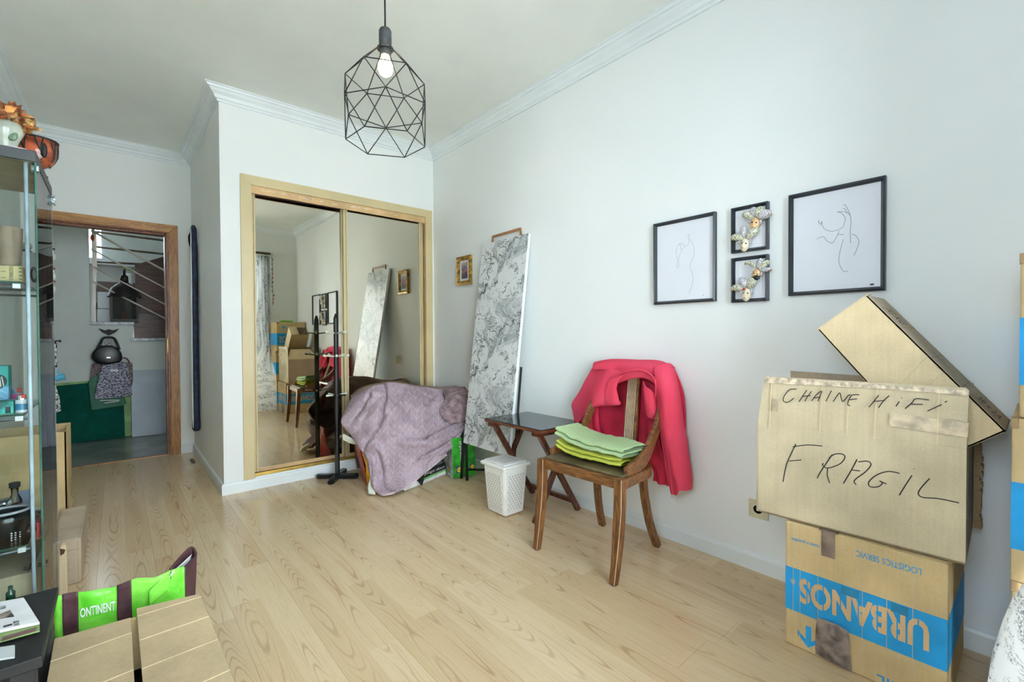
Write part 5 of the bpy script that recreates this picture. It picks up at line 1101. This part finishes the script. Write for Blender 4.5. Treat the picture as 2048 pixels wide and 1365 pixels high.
# --- on the cabinet top
def cyl(name, label, cat, c, prof, mat, n=28, part='body', grp=None):
    g = thing(name, label, cat, tuple(c), grp); MB().lathe(prof, c, n).build(part, mat, g, smooth=True); return g
zt = CZt+.001
c = PY(71, 285, 2.25); c.z = zt; c.x = PY(73, 300, 2.25).x-.0
g = cyl('candle_goblet', 'orange-brown glass goblet candle holder wrapped in black wire on the cabinet top', 'candle holder', c,
        [(a_*.80, b_*.80) for a_, b_ in ((.001,0),(.034,.0),(.034,.004),(.009,.010),(.007,.028),(.020,.034),(.050,.056),(.062,.088),(.065,.150),(.062,.150),(.058,.09),(.045,.06),(.001,.045))], plain('amber_glass', (150,78,50), .15, var=.2, scale=25), part='goblet_bowl')
def rad(z): return 1.03*(.020+(.065-.020)*min(1, max(0, (z-.034)/.06))**.55) if z < .095 else .066
for k in range(8):
    a = k*math.pi/4
    P = [Vector((c.x+.8*rad(z)*math.cos(a+da), c.y+.8*rad(z)*math.sin(a+da), c.z+.8*z)) for z, da in ((.15,0),(.12,.12),(.095,.3),(.07,.35),(.045,.38))]
    MB().tube(P, .0022, 6).build('wire', m_blackmatte, g); P = [Vector((c.x+.8*rad(z)*math.cos(a+da), c.y+.8*rad(z)*math.sin(a+da), c.z+.8*z)) for z, da in ((.15,.4),(.125,.33),(.095,.3))]
    MB().tube(P, .0022, 6).build('wire', m_blackmatte, g)
MB().tube([(c.x+.0536*math.cos(a*math.pi/14), c.y+.0536*math.sin(a*math.pi/14), c.z+.121) for a in range(29)], .003, 6).build('wire_rim', m_blackmatte, g)
MB().ball((c.x+.022, c.y-.044, c.z+.08), (.008,.008,.026), 10, 8).build('wire_ornament', m_blackmatte, g, smooth=True)
c = PY(8, 290, 2.15); c.z = zt
g = cyl('glass_vase', 'pale glass vase with dried flowers on the cabinet top', 'vase', c, [(.001,0),(.030,0),(.030,.01),(.024,.04),(.034,.075),(.045,.10),(.040,.125),(.028,.135),(.034,.150),(.030,.150),(.024,.135),(.001,.03)], plain('milky_glass', (176,186,170), .15, var=.08), part='vase_body')
MB().ball((c.x+.02, c.y-.028, c.z+.085), (.014,.006,.018), 10, 8).build('green_emblem', plain('green_emblem', (90,120,90), .4), g)
m_dry = [plain('dried_petal_ochre', (190,134,72), .8, var=.2, scale=40), plain('dried_petal_rust', (160,92,50), .8, var=.2, scale=40), plain('dried_petal_straw', (206,168,104), .8, var=.2, scale=40)]
fb = thing('dried_flowers', 'brown dried flower arrangement spilling over the vase', 'dried flowers', (c.x, c.y, c.z+.15))
for i, (px, py, d, r_) in enumerate(((5,224,2.12,.035),(24,222,2.16,.032),(36,230,2.18,.030),(12,238,2.13,.028),(48,246,2.2,.032),(57,252,2.2,.028),(46,262,2.2,.022),(-12,232,2.1,.03),(20,246,2.15,.02))):
    q = PY(px, py+4, d); fl = MB().ball(q, r_*.35, 8, 6).build('flower_head', m_dry[1], fb)
    mb = MB()
    for k in range(22):
        a = random.random()*6.28; e = random.uniform(-.4, 1.3); dv = Vector((math.cos(a)*math.cos(e), math.sin(a)*math.cos(e), math.sin(e))); s_ = dv.orthogonal().normalized()*r_*.28; b_ = q+dv*r_*.25
        mb.add([b_, b_+dv*r_*.5+s_, b_+dv*r_*(.9+.3*random.random())+Vector((0,0,-.004)), b_+dv*r_*.5-s_, b_+dv*r_*.5+dv.cross(s_).normalized()*.003], [(0,1,4),(1,2,4),(2,3,4),(3,0,4),(0,3,1),(1,3,2)])
    mb.build('petals', m_dry[i % 3], fl, kind='stuff')
    MB().tube(curve([q, q+(Vector((c.x, c.y, c.z+.15))-q)*.5+Vector((0,0,.01)), (c.x, c.y, c.z+.13)], 8), .0022, 6).build('stem', m_dry[1], fb)
g = thing('pink_dish', 'shallow white and pink dish on the cabinet top', 'dish', (PY(38, 296, 2.03).x, 2.03, zt)); cc_ = world_loc(g)
MB().lathe([(.001,0),(.03,.0),(.055,.008),(.053,.010),(.001,.003)], cc_, 24, sx=.9).build('dish_bowl', plain('pink_white', (226,206,208), .3), g, smooth=True)
# --- inside: top shelf
z = SH[2]+.0055
c = PY(17, 500, 2.03); bxs = thing('kraft_gift_box', 'small kraft cardboard cup box under the metal tumbler, top shelf', 'box', (c.x, 2.05, z))
a = PY(-20, 560, 2.0); b = PY(45, 560, 2.0); zt_ = PY(30, 532, 2.0).z
B(a.x, b.x, 2.0, 2.09, z, zt_).build('box_body', kraft('gift_kraft', (206,188,140)), bxs, bevel=.002)
text('STARBUCKS', (PY(27,566,2.0).x, 1.9992, z+.006), (0,0,1), (-1,0,0), .0085, (zt_-z)*.82, plain('dark_green_ink', (40,70,50), .6), 'printed_lettering', bxs, bold=.01)
for i in range(5): B(PY(38.5,560,2).x, PY(44,560,2).x, 1.9994, 1.9999, z+.008+.011*i, z+.012+.011*i).build('printed_scale', plain('green_ink', (60,100,60), .6), bxs)
for i in range(3): B(PY(2,560,2).x, PY(12,560,2).x, 1.9994, 1.9999, z+.012+.018*i, z+.0135+.018*i).build('printed_line', m_ink, bxs)
r0, r1_ = (PY(42,532,2.04)-PY(-5,532,2.04)).length/2, (PY(49,460,2.04)-PY(-8,460,2.04)).length/2
cc_ = Vector((PY(19,532,2.04).x, 2.045, zt_+.001)); ht = PY(20,457,2.04).z-zt_
cyl('metal_tumbler', 'champagne coloured metal tumbler standing on the kraft box', 'tumbler', cc_, [(.001,0),(r0,0),(r1_,ht),(r1_+.001,ht+.001),(r1_-.002,ht),(r0-.003,.006),(.001,.005)], m_steel, 32, 'cup')
g = thing('paper_gift_bag', 'white paper gift bag with round black emblem on the top shelf', 'bag', (PY(62,550,2.12).x, 2.13, z))
q = [PY(45,573,2.10), PY(75,582,2.20), PY(78,506,2.20), PY(46,503,2.10)]; q[0].z = z; q[1].z = z
MB().slab(q, (q[1]-q[0]).cross(Vector((0,0,-1))), .004).build('bag_front', m_white, g); MB().slab([v+Vector((-.05,.05,0)) for v in q], (-1,1,0), .003).build('bag_back', m_white, g)
u_ = (q[1]-q[0]); cc_ = q[0]*.28+q[1]*.72+Vector((0,0,.042)); u_ = u_.normalized(); nn = u_.cross(Vector((0,0,1))); nn = nn if nn.y < 0 else -nn
for r_ in (.0245, .0165): MB().tube([cc_+nn*.002+u_*r_*math.cos(k*math.pi/14)+Vector((0,0,r_*math.sin(k*math.pi/14))) for k in range(29)], .0013, 5).build('emblem_ring', m_ink, g)
for k in range(16):
    a = k*math.pi/8; p = cc_+nn*.002+u_*.0205*math.cos(a)+Vector((0,0,.0205*math.sin(a))); MB().box(p.x-.0015, p.x+.0015, p.y-.0004, p.y+.0004, p.z-.002, p.z+.002).build('emblem_mark', m_ink, g)
MB().slab([cc_+nn*.0022+u_*a_+Vector((0,0,b_)) for a_, b_ in ((-.009,-.010),(-.004,-.013),(.004,-.013),(.009,-.010),(.010,.004),(.004,.012),(-.004,.012),(-.010,.004))], nn, .0004).build('emblem_centre', plain('emblem_grey', (196,198,196), .6), g)
g = thing('small_figurine', 'tiny dark figurine with pale head between tumbler and gift bag', 'figurine', (PY(53,498,2.2).x, 2.2, z)); cc_ = world_loc(g)
zf = PY(53,500,2.2).z
MB().lathe([(.001,z),(.020,z),(.016,(z+zf)/2),(.019,zf-.01),(.008,zf),(.001,zf)], (cc_.x, cc_.y, 0), 16).build('figure_body', m_blackmatte, g, smooth=True); MB().ball((cc_.x, cc_.y, zf+.012), .014).build('figure_head', m_face, g, smooth=True)
# --- middle shelf
z = SH[1]+.0055
a = PY(-25,800,2.06); b = PY(18,800,2.06); zz_ = PY(18,732,2.06).z
g = thing('teal_tin_box', 'teal box with white mermaid-style emblem on the middle shelf', 'box', (b.x-.03, 2.08, z))
M = Mat('teal_print', (0,150,140), .4); x, y, zq = M.xyz(M.coord('World')); wv = M.noise(M.coord('World'), 9, 2); M.color(M.mix((zq+wv*.02).lt(z+.085), (14,156,150), (104,170,206))); M2 = M.m
B(a.x, b.x, 2.06, 2.12, z, zz_).build('box_body', M2, g, bevel=.002)
cc_ = Vector((b.x-.022, 2.0594, z+(zz_-z)*.66)); MB().slab([cc_+Vector((.019*math.cos(k*math.pi/12), 0, .022*math.sin(k*math.pi/12))) for k in range(24)], (0,-1,0), .0006).build('emblem_disc', plain('emblem_dark', (36,60,50), .5), g)
for k in range(5): MB().tube(curve([cc_+Vector((-.012+.006*k, -.001, -.016)), cc_+Vector((-.010+.005*k, -.001, 0)), cc_+Vector((-.008+.004*k, -.001, .014))], 8), .0011, 5).build('emblem_line', m_white, g)
for k in range(4): MB().tube(curve([(b.x-.055, 2.0594, z+.012+.014*k), (b.x-.03, 2.0594, z+.02+.016*k), (b.x-.004, 2.0594, z+.006+.016*k)], 8), .0007, 5).build('wave_line', m_white, g)
def lighter(px, py_t, py_b, d, col, label, band=None):
    c = PY(px, py_b, d); top_ = PY(px, py_t, d).z; g = thing('lighter', label, 'lighter', (c.x, d, z), 'lighters on the cabinet shelf'); h = top_-z
    MB().lathe([(.001,z),(.0125,z),(.0125,z+h*.72),(.001,z+h*.72)], (c.x, d, 0), 16, sy=.6).build('lighter_body', col, g, smooth=False)
    MB().lathe([(.001,z+h*.72),(.011,z+h*.72),(.011,z+h*.95),(.001,z+h*.97)], (c.x, d, 0), 12, sy=.6).build('metal_cap', m_chrome, g); B(c.x+.0, c.x+.010, d-.007, d+.005, z+h*.80, z+h).build('thumb_button', plain('red_button', (220,60,40), .4), g, bevel=.001)
    if band: MB().lathe([(.0128,z+h*.15),(.0128,z+h*.5)], (c.x, d, 0), 16, sy=.61).build('blue_band', band, g)
lighter(34.5, 777, 806, 2.10, plain('pink_lighter', (214,80,140), .3), 'pink lighter standing on the middle cabinet shelf')
lighter(43, 790, 829, 1.99, plain('white_lighter', (216,222,226), .3), 'white lighter with blue band at the front of the middle cabinet shelf', plain('lighter_blue', (50,130,170), .3))
g = thing('paper_boat_box', 'open small teal card tray in front of the teal box', 'tray', (PY(8,812,2.0).x, 2.0, z))
B(PY(-20,812,1.985).x, PY(27,812,1.985).x, 1.985, 2.05, z, PY(10,804,1.985).z).build('tray_body', plain('teal_card', (40,160,150), .5, var=.25, scale=30), g, bevel=.001)
B(PY(10,812,1.984).x, PY(21,812,1.984).x, 1.984, 1.985, z+.002, z+.02).build('dark_print', m_ink, g)
q = [(CX0+.03,CYa+.03,z),(CX1-.05,CYa+.025,z),(CX1-.04,CYa+.20,z),(CX0+.03,CYa+.22,z)]
g = tag(MB().slab(q, (0,0,1), .0015).build('printed_leaflet', plain('leaflet', (200,196,184), .6, var=.3, scale=60), None), 'printed leaflet lying under the lighters on the middle shelf', 'leaflet'); 
bpy.data.objects['printed_leaflet'].location.z = -.0018
# --- lower shelf
z = SH[0]+.0055
g = thing('black_pot', 'glossy black bowl-shaped appliance with grey rim on the lower shelf', 'bowl', (PY(8,1095,2.06).x, 2.065, z)); cc_ = world_loc(g)
rr_ = PY(62,1030,2.065).x-cc_.x; hp = PY(30,1020,2.065).z-z
MB().lathe([(.001,0),(rr_*.80,0),(rr_*.93,.02),(rr_*1.0,hp*.6),(rr_,hp),(rr_*.93,hp),(rr_*.90,hp*.5),(.001,hp*.3)], cc_, 36, sy=.75).build('bowl_body', m_black, g, smooth=True)
MB().tube([cc_+Vector((rr_*.99*math.cos(k*math.pi/18), rr_*.74*math.sin(k*math.pi/18), hp)) for k in range(37)], .004, 8).build('grey_rim', plain('rim_grey', (196,202,206), .3), g, smooth=True)
for i, px in enumerate((23, 31, 40)):
    for j in range(4):
        q = PY(px, 1068+j*4.5-i*1.5, 2.065-rr_*.74); q = PY(px, 1068+j*4.5-i*1.5, 2.065-.75*math.sqrt(max(0, rr_**2-(q.x-cc_.x)**2))-.002); MB().ball(q, .0022, 8, 6).build('indicator_dot', m_white, g)
g = thing('glass_bottle', 'small clear bottle with black cap and red label on the lower shelf', 'bottle', (PY(28,1014,2.2).x, 2.22, z)); cc_ = world_loc(g); hb2 = PY(28,966,2.22).z-z
MB().lathe([(.001,0),(.0165,0),(.0165,hb2*.55),(.008,hb2*.72),(.010,hb2*.9),(.001,hb2*.9)], cc_, 20).build('bottle_body', m_bottle, g, smooth=True); MB().lathe([(.001,hb2*.88),(.0135,hb2*.88),(.0135,hb2),(.001,hb2)], cc_, 20).build('bottle_cap', m_blackmatte, g)
MB().lathe([(.0168,.02),(.0168,hb2*.45)], cc_, 20).build('bottle_label', plain('red_label', (196,110,96), .5, var=.2, scale=40), g, smooth=True)
g = tag(B(PY(34,1014,2.3).x, PY(66,1014,2.3).x, 2.30, 2.31, z, PY(50,982,2.3).z).build('printed_card', plain('blue_card', (176,190,214), .5, var=.08), None), 'pale blue printed card standing at the back of the lower shelf', 'card')
def papers(nm, lab, pts, col, h, grp=None, var=.15):
    q = [Vector((PY(*p[:2], p[2]).x, p[2], z)) for p in pts]; return tag(MB().slab(q, (0,0,1), h).build(nm, plain(nm, col, .6, var=var, scale=50), None), lab, 'papers', grp)
papers('red_white_packet', 'red and white printed packet lying on the lower shelf', ((50,1030,2.08),(76,1030,2.06),(82,1030,2.24),(52,1030,2.26)), (204,150,144), .018, None, .35)
g = tag(B(PY(73,1050,1.99).x, PY(79,1050,1.99).x, 1.985, 2.03, z, z+.05).build('red_label_tag', plain('red_tag', (206,70,76), .5), None, bevel=.002), 'small red cardboard tag standing by the shelf edge', 'tag')
g = tag(B(PY(61.5,1050,2.0).x, PY(67,1050,2.0).x, 2.01, 2.03, z, PY(64,1045,2.0).z).build('yellow_packet', plain('yellow_black', (236,170,30), .5), None, bevel=.003), 'tiny yellow packet between black bowl and pole', 'packet')
g = thing('spice_jars', 'brown spice grinder with steel lid behind the black bowl', 'jar', (PY(8,1010,2.2).x, 2.2, z)); cc_ = world_loc(g); hj = PY(8,1000,2.2).z-z
MB().lathe([(.001,0),(.022,0),(.022,hj*.7),(.001,hj*.7)], cc_, 18).build('jar_body', plain('brown_jar', (120,76,50), .3), g, smooth=True); MB().lathe([(.001,hj*.7),(.020,hj*.7),(.020,hj),(.001,hj)], cc_, 18).build('jar_lid', m_chrome, g, smooth=True)
# bottom: carton inside the cabinet
g = thing('carton_in_cabinet', 'cardboard carton with handwriting standing on the cabinet base', 'box', (-.36, 2.2, .101)); B(CX0+.02, CX1-.03, 2.02, 2.33, .101, .36).build('box_body', m_kraftp, g, bevel=.003)
text('=A: = 2', (PY(46,1143,2.02).x, 2.0194, PY(46,1146,2.02).z), (1,0,0), (0,0,1), .025, PY(96,1143,2.02).x-PY(46,1143,2.02).x, m_pen, 'handwriting', g, shear=.3)
# ================================================================== CARTONS BEHIND THE CABINET
t = thing('tall_open_carton', 'tall open kraft carton standing behind the glass cabinet', 'box', (-.2, 3.45, 0))
yf, ybk = 3.32, 3.66; xr_ = PY(131,864,yf).x; xl_ = -.50; H1 = PY(131,864,yf).z
xrb = PY(142,849,ybk).x; xr_ = (xr_+xrb)/2
for nm, q, n in (('front_wall', [(xl_,yf,.002),(xr_,yf,.002),(xr_,yf,H1),(xl_,yf,H1)], (0,1,0)), ('back_wall', [(xl_,ybk,.002),(xr_,ybk,.002),(xr_,ybk,H1),(xl_,ybk,H1)], (0,-1,0)),
                 ('side_wall', [(xr_,yf,.002),(xr_,ybk,.002),(xr_,ybk,H1),(xr_,yf,H1)], (-1,0,0)), ('side_wall', [(xl_,yf,.002),(xl_,ybk,.002),(xl_,ybk,H1),(xl_,yf,H1)], (1,0,0)), ('bottom', [(xl_,yf,.002),(xr_,yf,.002),(xr_,ybk,.002),(xl_,ybk,.002)], (0,0,1))):
    MB().slab(q, n, .006).build(nm, m_kraft, t)
text('TOP', (xr_+.001, yf+.22, .30), (0,0,-1), (0,1,0), .05, .12, m_pen, 'printed_lettering', t)
t = thing('low_carton', 'low grey-brown closed carton on the floor in front of the tall carton', 'box', (-.16, 3.0, 0))
xr2 = PZ(164,1163).x; xl2 = PZ(105,1175).x; B(xl2-.0, xr2, 2.752, 3.27, .001, .196).build('box_body', m_kraftg, t, bevel=.003)
B(xl2+.006, xr2-.006, 2.7515, 2.7525, .150, .153).build('flap_seam', m_kraftd, t); B(xr2-.012, xr2-.010, 2.751, 2.7525, .005, .19).build('flap_seam', m_kraftd, t)
B(xl2+.01, xr2-.01, 2.76, 3.26, .1962, .199).build('top_flap', kraft('grey_flap', (196,180,158)), t)
t = thing('cardboard_strip', 'narrow torn kraft cardboard tube standing before the low carton', 'cardboard', (-.17, 2.55, 0))
a = PZ(118, 1212); yv = a.y; q = [PY(117,1212,yv), PY(135,1210,yv), PY(133,1098,yv), PY(129,1090,yv), PY(121,1092,yv), PY(117,1102,yv)]
for v in q[:2]: v.z = .002
MB().slab(q, (0,1,0), .03).build('tube_body', m_kraftw, t, bevel=.003); MB().slab([PY(120,1098,yv-.002), PY(131,1100,yv-.002), PY(128,1108,yv-.002), PY(121,1112,yv-.002)], (0,-1,0), .002).build('torn_hole', plain('torn_brown', (90,56,36), .8), t)
# ================================================================== GREEN BAG, FOREGROUND CARTON, BLACK TABLE
m_lime = Mat('lime_plastic_weave', (110,214,56), .35); n1 = m_lime.noise(m_lime.coord(), 9, 4, .6); n2 = m_lime.vor(m_lime.coord(), 14, 'DISTANCE_TO_EDGE'); m_lime.color(m_lime.mix(n1.step(.3, .7), (86,196,40), (140,226,86))); m_lime.bump(n1+n2*.5, .8, .012); m_lime = m_lime.m
m_strap = plain('plum_strap', (74,42,48), .6, var=.12, scale=30)
t = thing('lime_shopping_bag', 'lime green shopping bag with plum straps standing on the floor behind the near carton', 'bag', (0, 1.85, 0))
P0, P1 = PZ(109,1193,.375), PZ(369,1140,.375); D_ = (P1-P0); W_ = D_.length; dn = D_.normalized(); bn = Vector((-dn.y, dn.x, 0)); dep = .16
tops = [(0,.375),(.23,.372),(.42,.365),(.6,.378),(.75,.372),(1,.385)]
def hz(u):
    for (a, b), (c_, d) in zip(tops, tops[1:]):
        if u <= c_: return b+(d-b)*(u-a)/(c_-a)
    return tops[-1][1]
def fb_(u, v):
    p = P0+D_*u; return Vector((p.x, p.y, 0))+bn*(.012*nz((u*3, v*2, 0), 2)+.01*math.sin(u*14)*(1-v)*.5)+Vector((0, 0, max(.004, hz(u)*v)))
MB().grid(fb_, 40, 20).build('bag_front', m_lime, t, smooth=True, solid=.002)
MB().grid(lambda u, v: fb_(u, v*.72)+bn*dep*.8, 30, 12).build('bag_back', m_lime, t, smooth=True, solid=.002)
MB().slab([P0.xy.to_3d()+Vector((0,0,.003)), P1.xy.to_3d()+Vector((0,0,.003)), P1.xy.to_3d()+bn*dep+Vector((0,0,.003)), P0.xy.to_3d()+bn*dep+Vector((0,0,.003))], (0,0,1), .002).build('bag_bottom', m_lime, t)
MB().grid(lambda u, v: fb_(0, v*(1-.28*u))+bn*dep*.8*u, 8, 12).build('bag_end', m_lime, t, smooth=True, solid=.002)
# right end with plum hem standing up
A_ = fb_(1, 1); e0 = A_; e1 = PZ(393,1110,.39); e2 = PZ(380,1100,.40); e3 = PZ(340,1138,.385); bt = fb_(1, .02)
MB().grid(surf([[e0, e1], [e0+(bt-e0)*.5, e1+Vector((-.01,-.01,-.17))], [bt, Vector((e1.x-.03, e1.y-.02, .01))]]), 8, 12).build('bag_end', m_strap, t, smooth=True, solid=.003)
MB().grid(surf([[e1+Vector((0,0,.004)), e2+Vector((0,0,.008)), e3], [e1+Vector((-.006,-.004,-.03)), e2+Vector((0,0,-.03)), e3+Vector((0,0,-.03))]]), 16, 4).build('plum_hem', m_strap, t, smooth=True, solid=.005)
MB().grid(surf([[e2+Vector((.004,-.01,-.012)), e3+Vector((.004,-.01,-.01))], [e1*.3+e0*.7+Vector((-.006,.012,-.05)), e0+Vector((-.05,.03,-.06))]]), 8, 8).build('white_lining', m_white, t, smooth=True, solid=.002)
MB().grid(surf([[e3+Vector((0,0,-.004)), e3+Vector((-.05,-.01,-.045))], [e3+Vector((.0,0,-.06)), e3+Vector((-.05,-.01,-.09))]]), 6, 6).build('bag_back', m_lime, t, smooth=True, solid=.003)
for u0, u1 in ((.055, .165), (.455, .565)):
    MB().grid(lambda u, v: fb_(u0*.0+(u0+(u1-u0)*u)-.07*(1-v)*0, v)-bn*.003+Vector((0,0,.002)), 8, 20).build('strap', m_strap, t, smooth=True, solid=.003)
tx0 = P0+D_*.35; lt = text('ONTINENT', fb_(.185, .815)-bn*.008, D_, (0,0,1), .026, W_*.26, m_white, 'printed_lettering', t, bold=.02)
# foreground carton with two flaps
t = thing('near_carton', 'kraft carton in the foreground with two long creased flaps nearly closed', 'box', (.03, 1.15, 0))
HZ = .335
q1 = [PZ(109,1283,HZ), PZ(262,1240,HZ), PZ(271,1400,HZ), PZ(84,1460,HZ)]; q2 = [PZ(273,1222,HZ+.006), PZ(400,1192,HZ+.006), PZ(497,1420,HZ+.006), PZ(296,1480,HZ+.006)]
yF = q1[0].y; xA, xB = q1[0].x, q2[1].x-.0; yN = .80
for q in (q1, q2):
    for i in (2, 3): 
        j = 3-i; q[i] = Vector((q[i].x, yN, q[i].z))
MB().slab(q1, (0,0,1), .006).build('top_flap', m_kraftn, t, bevel=.001); MB().slab(q2, (0,0,1), .006).build('top_flap', m_kraftn, t, bevel=.001)
for q, ff in ((q1, (.14,.36,.5,.66)), (q2, (.06,.22,.38,.56))):
    for f in ff:
        a, b = q[0]+(q[3]-q[0])*f, q[1]+(q[2]-q[1])*(f-.03); z_ = Vector((0,0,.0062)); MB().slab([a+z_, b+z_, b+z_+Vector((0,.003,0)), a+z_+Vector((0,.003,0))], (0,0,1), .0008).build('card_crease', m_kraftw, t)
x0_, x1_ = q1[0].x+.004, q2[1].x-.002
for nm, q, n in (('back_wall', [(x0_,yF-.006,.002),(x1_,yF-.006,.002),(x1_,yF-.006,HZ),(x0_,yF-.006,HZ)], (0,-1,0)), ('side_wall', [(x0_,yN,.002),(x0_,yF-.012,.002),(x0_,yF-.012,HZ),(x0_,yN,HZ)], (1,0,0)), ('side_wall', [(x1_,yN,.002),(x1_,yF-.012,.002),(x1_,yF-.012,HZ),(x1_,yN,HZ)], (-1,0,0)),
                 ('front_wall', [(x0_,yN,.002),(x1_,yN,.002),(x1_,yN,HZ),(x0_,yN,HZ)], (0,1,0)), ('bottom', [(x0_,yN,.002),(x1_,yN,.002),(x1_,yF-.01,.002),(x0_,yF-.01,.002)], (0,0,1)), ('inner_flap', [(q1[1].x-.02,yF-.012,HZ-.004),(q2[0].x+.03,yF-.012,HZ-.004),(q2[0].x+.03,yF-.16,HZ-.05),(q1[1].x-.02,yF-.16,HZ-.05)], (0,0,-1))):
    MB().slab(q, n, .005).build(nm, m_kraft, t)
g = tag(MB().grid(surf([[(x0_+.02,yN+.02,.24),(.02,yN+.02,.27),(x1_-.02,yN+.02,.24)],[(x0_+.02,1.15,.25),(.02,1.15,.275),(x1_-.02,1.15,.25)],[(x0_+.02,yF-.04,.22),(.02,yF-.04,.24),(x1_-.02,yF-.04,.22)]], lambda u, v, p: Vector((0,0,.02*nz(p, 12)))), 30, 30).build('black_bag', m_black, None, smooth=True, solid=.003), 'black plastic bag inside the near carton', 'bag')
# small black table
t = thing('black_side_table', 'small black side table in the lower left corner holding magazines', 'table', (-.33, 1.45, 0))
ZT = .47; a, b = PZ(109,1176,ZT), PZ(88,1312,ZT); xt = (a.x+b.x)/2+.002; ya, yb2 = a.y, b.y
B(-.545, xt, yb2, ya, ZT-.022, ZT).build('table_top', m_blackmatte, t, bevel=.002)
for x_, y_ in ((xt-.045, yb2+.01), (xt-.045, ya-.05), (-.535, yb2+.01), (-.535, ya-.05)): B(x_, x_+.035, y_, y_+.035, 0, ZT-.022).build('leg', m_blackmatte, t, bevel=.002)
B(-.535, xt-.03, yb2+.02, ya-.02, .22, .235).build('lower_shelf', m_black, t); B(-.535, xt-.012, yb2+.012, yb2+.028, ZT-.10, ZT-.022).build('drawer_front', m_black, t, bevel=.003)
m_mag = plain('magazine_cover', (222,224,224), .35, var=.02)
mags = [(('grey_booklet'), (190,196,196), 'thin grey booklet at the bottom of the magazine pile', .000, .004, ((-40,1300),(30,1290),(30,1315),(-40,1325)), .0),
        (('green_brochure'), (126,150,86), 'green and brown brochure in the middle of the magazine pile', .0045, .004, ((-60,1275),(79,1246),(80,1262),(-60,1300)), .0),
        (('white_magazine'), (226,228,228), 'white magazine with small photo on top of the pile on the black table', .009, .006, ((-60,1215),(48,1195),(80,1245),(-60,1275)), .0)]
for nm, col, lab, dz, h, q, _ in mags:
    P = [PZ(*p, ZT+dz+h) for p in q]; P = [Vector((min(v.x, xt-.004), min(max(v.y, yb2+.004), ya-.01), ZT+dz+.0003)) for v in P]
    g = thing(nm, lab, 'magazine', tuple(P[0]), 'magazines on the black table'); MB().slab(P, (0,0,1), h).build('pages', plain(nm+'_pages', col, .4, var=.03), g, bevel=.002)
    if 'white' in nm:
        zc = ZT+dz+h+.0005
        def onm(pts): return [PZ(*p, zc) for p in pts]
        MB().slab(onm(((0,1229),(20,1221),(29,1234),(0,1239))), (0,0,1), .0004).build('cover_photo', plain('cover_photo', (120,110,100), .5, var=.4, scale=60), g)
        text('magazine', PZ(6,1255,zc), PZ(24,1248,zc)-PZ(6,1255,zc), PZ(6,1248,zc)-PZ(6,1255,zc), .008, (PZ(24,1248,zc)-PZ(6,1255,zc)).length, m_ink, 'printed_lettering', g) if False else MB().slab(onm(((6,1253),(24,1248),(25,1251),(7,1256))), (0,0,1), .0004).build('cover_print', m_ink, g)
        MB().slab(onm(((26,1244),(38,1242),(39,1251),(27,1253))), (0,0,1), .0004).build('cover_print', plain('grey_print', (150,152,152), .5, var=.3, scale=90), g)
        MB().slab(onm(((0,1214),(12,1211),(12,1217),(0,1220))), (0,0,1), .0004).build('cover_print', plain('grey_print', (150,152,152), .5, var=.3, scale=90), g)
    if 'green' in nm:
        zc = ZT+dz+h+.0005
        B(P[1].x-.05, P[1].x-.002, P[2].y+.002, P[2].y+.02, zc, zc+.0003).build('cover_print', plain('brown_print', (110,80,76), .5), g)
t = MB().lathe([(.001,0),(.008,0),(.008,.02),(.004,.024),(.004,.034),(.001,.034)], (PZ(23,1199,ZT).x, PZ(23,1199,ZT).y-.01, ZT+.0005), 12).build('green_vial', plain('dark_green_glass', (20,60,40), .15), None, smooth=True); tag(t, 'tiny dark green vial at the back of the black table', 'vial')
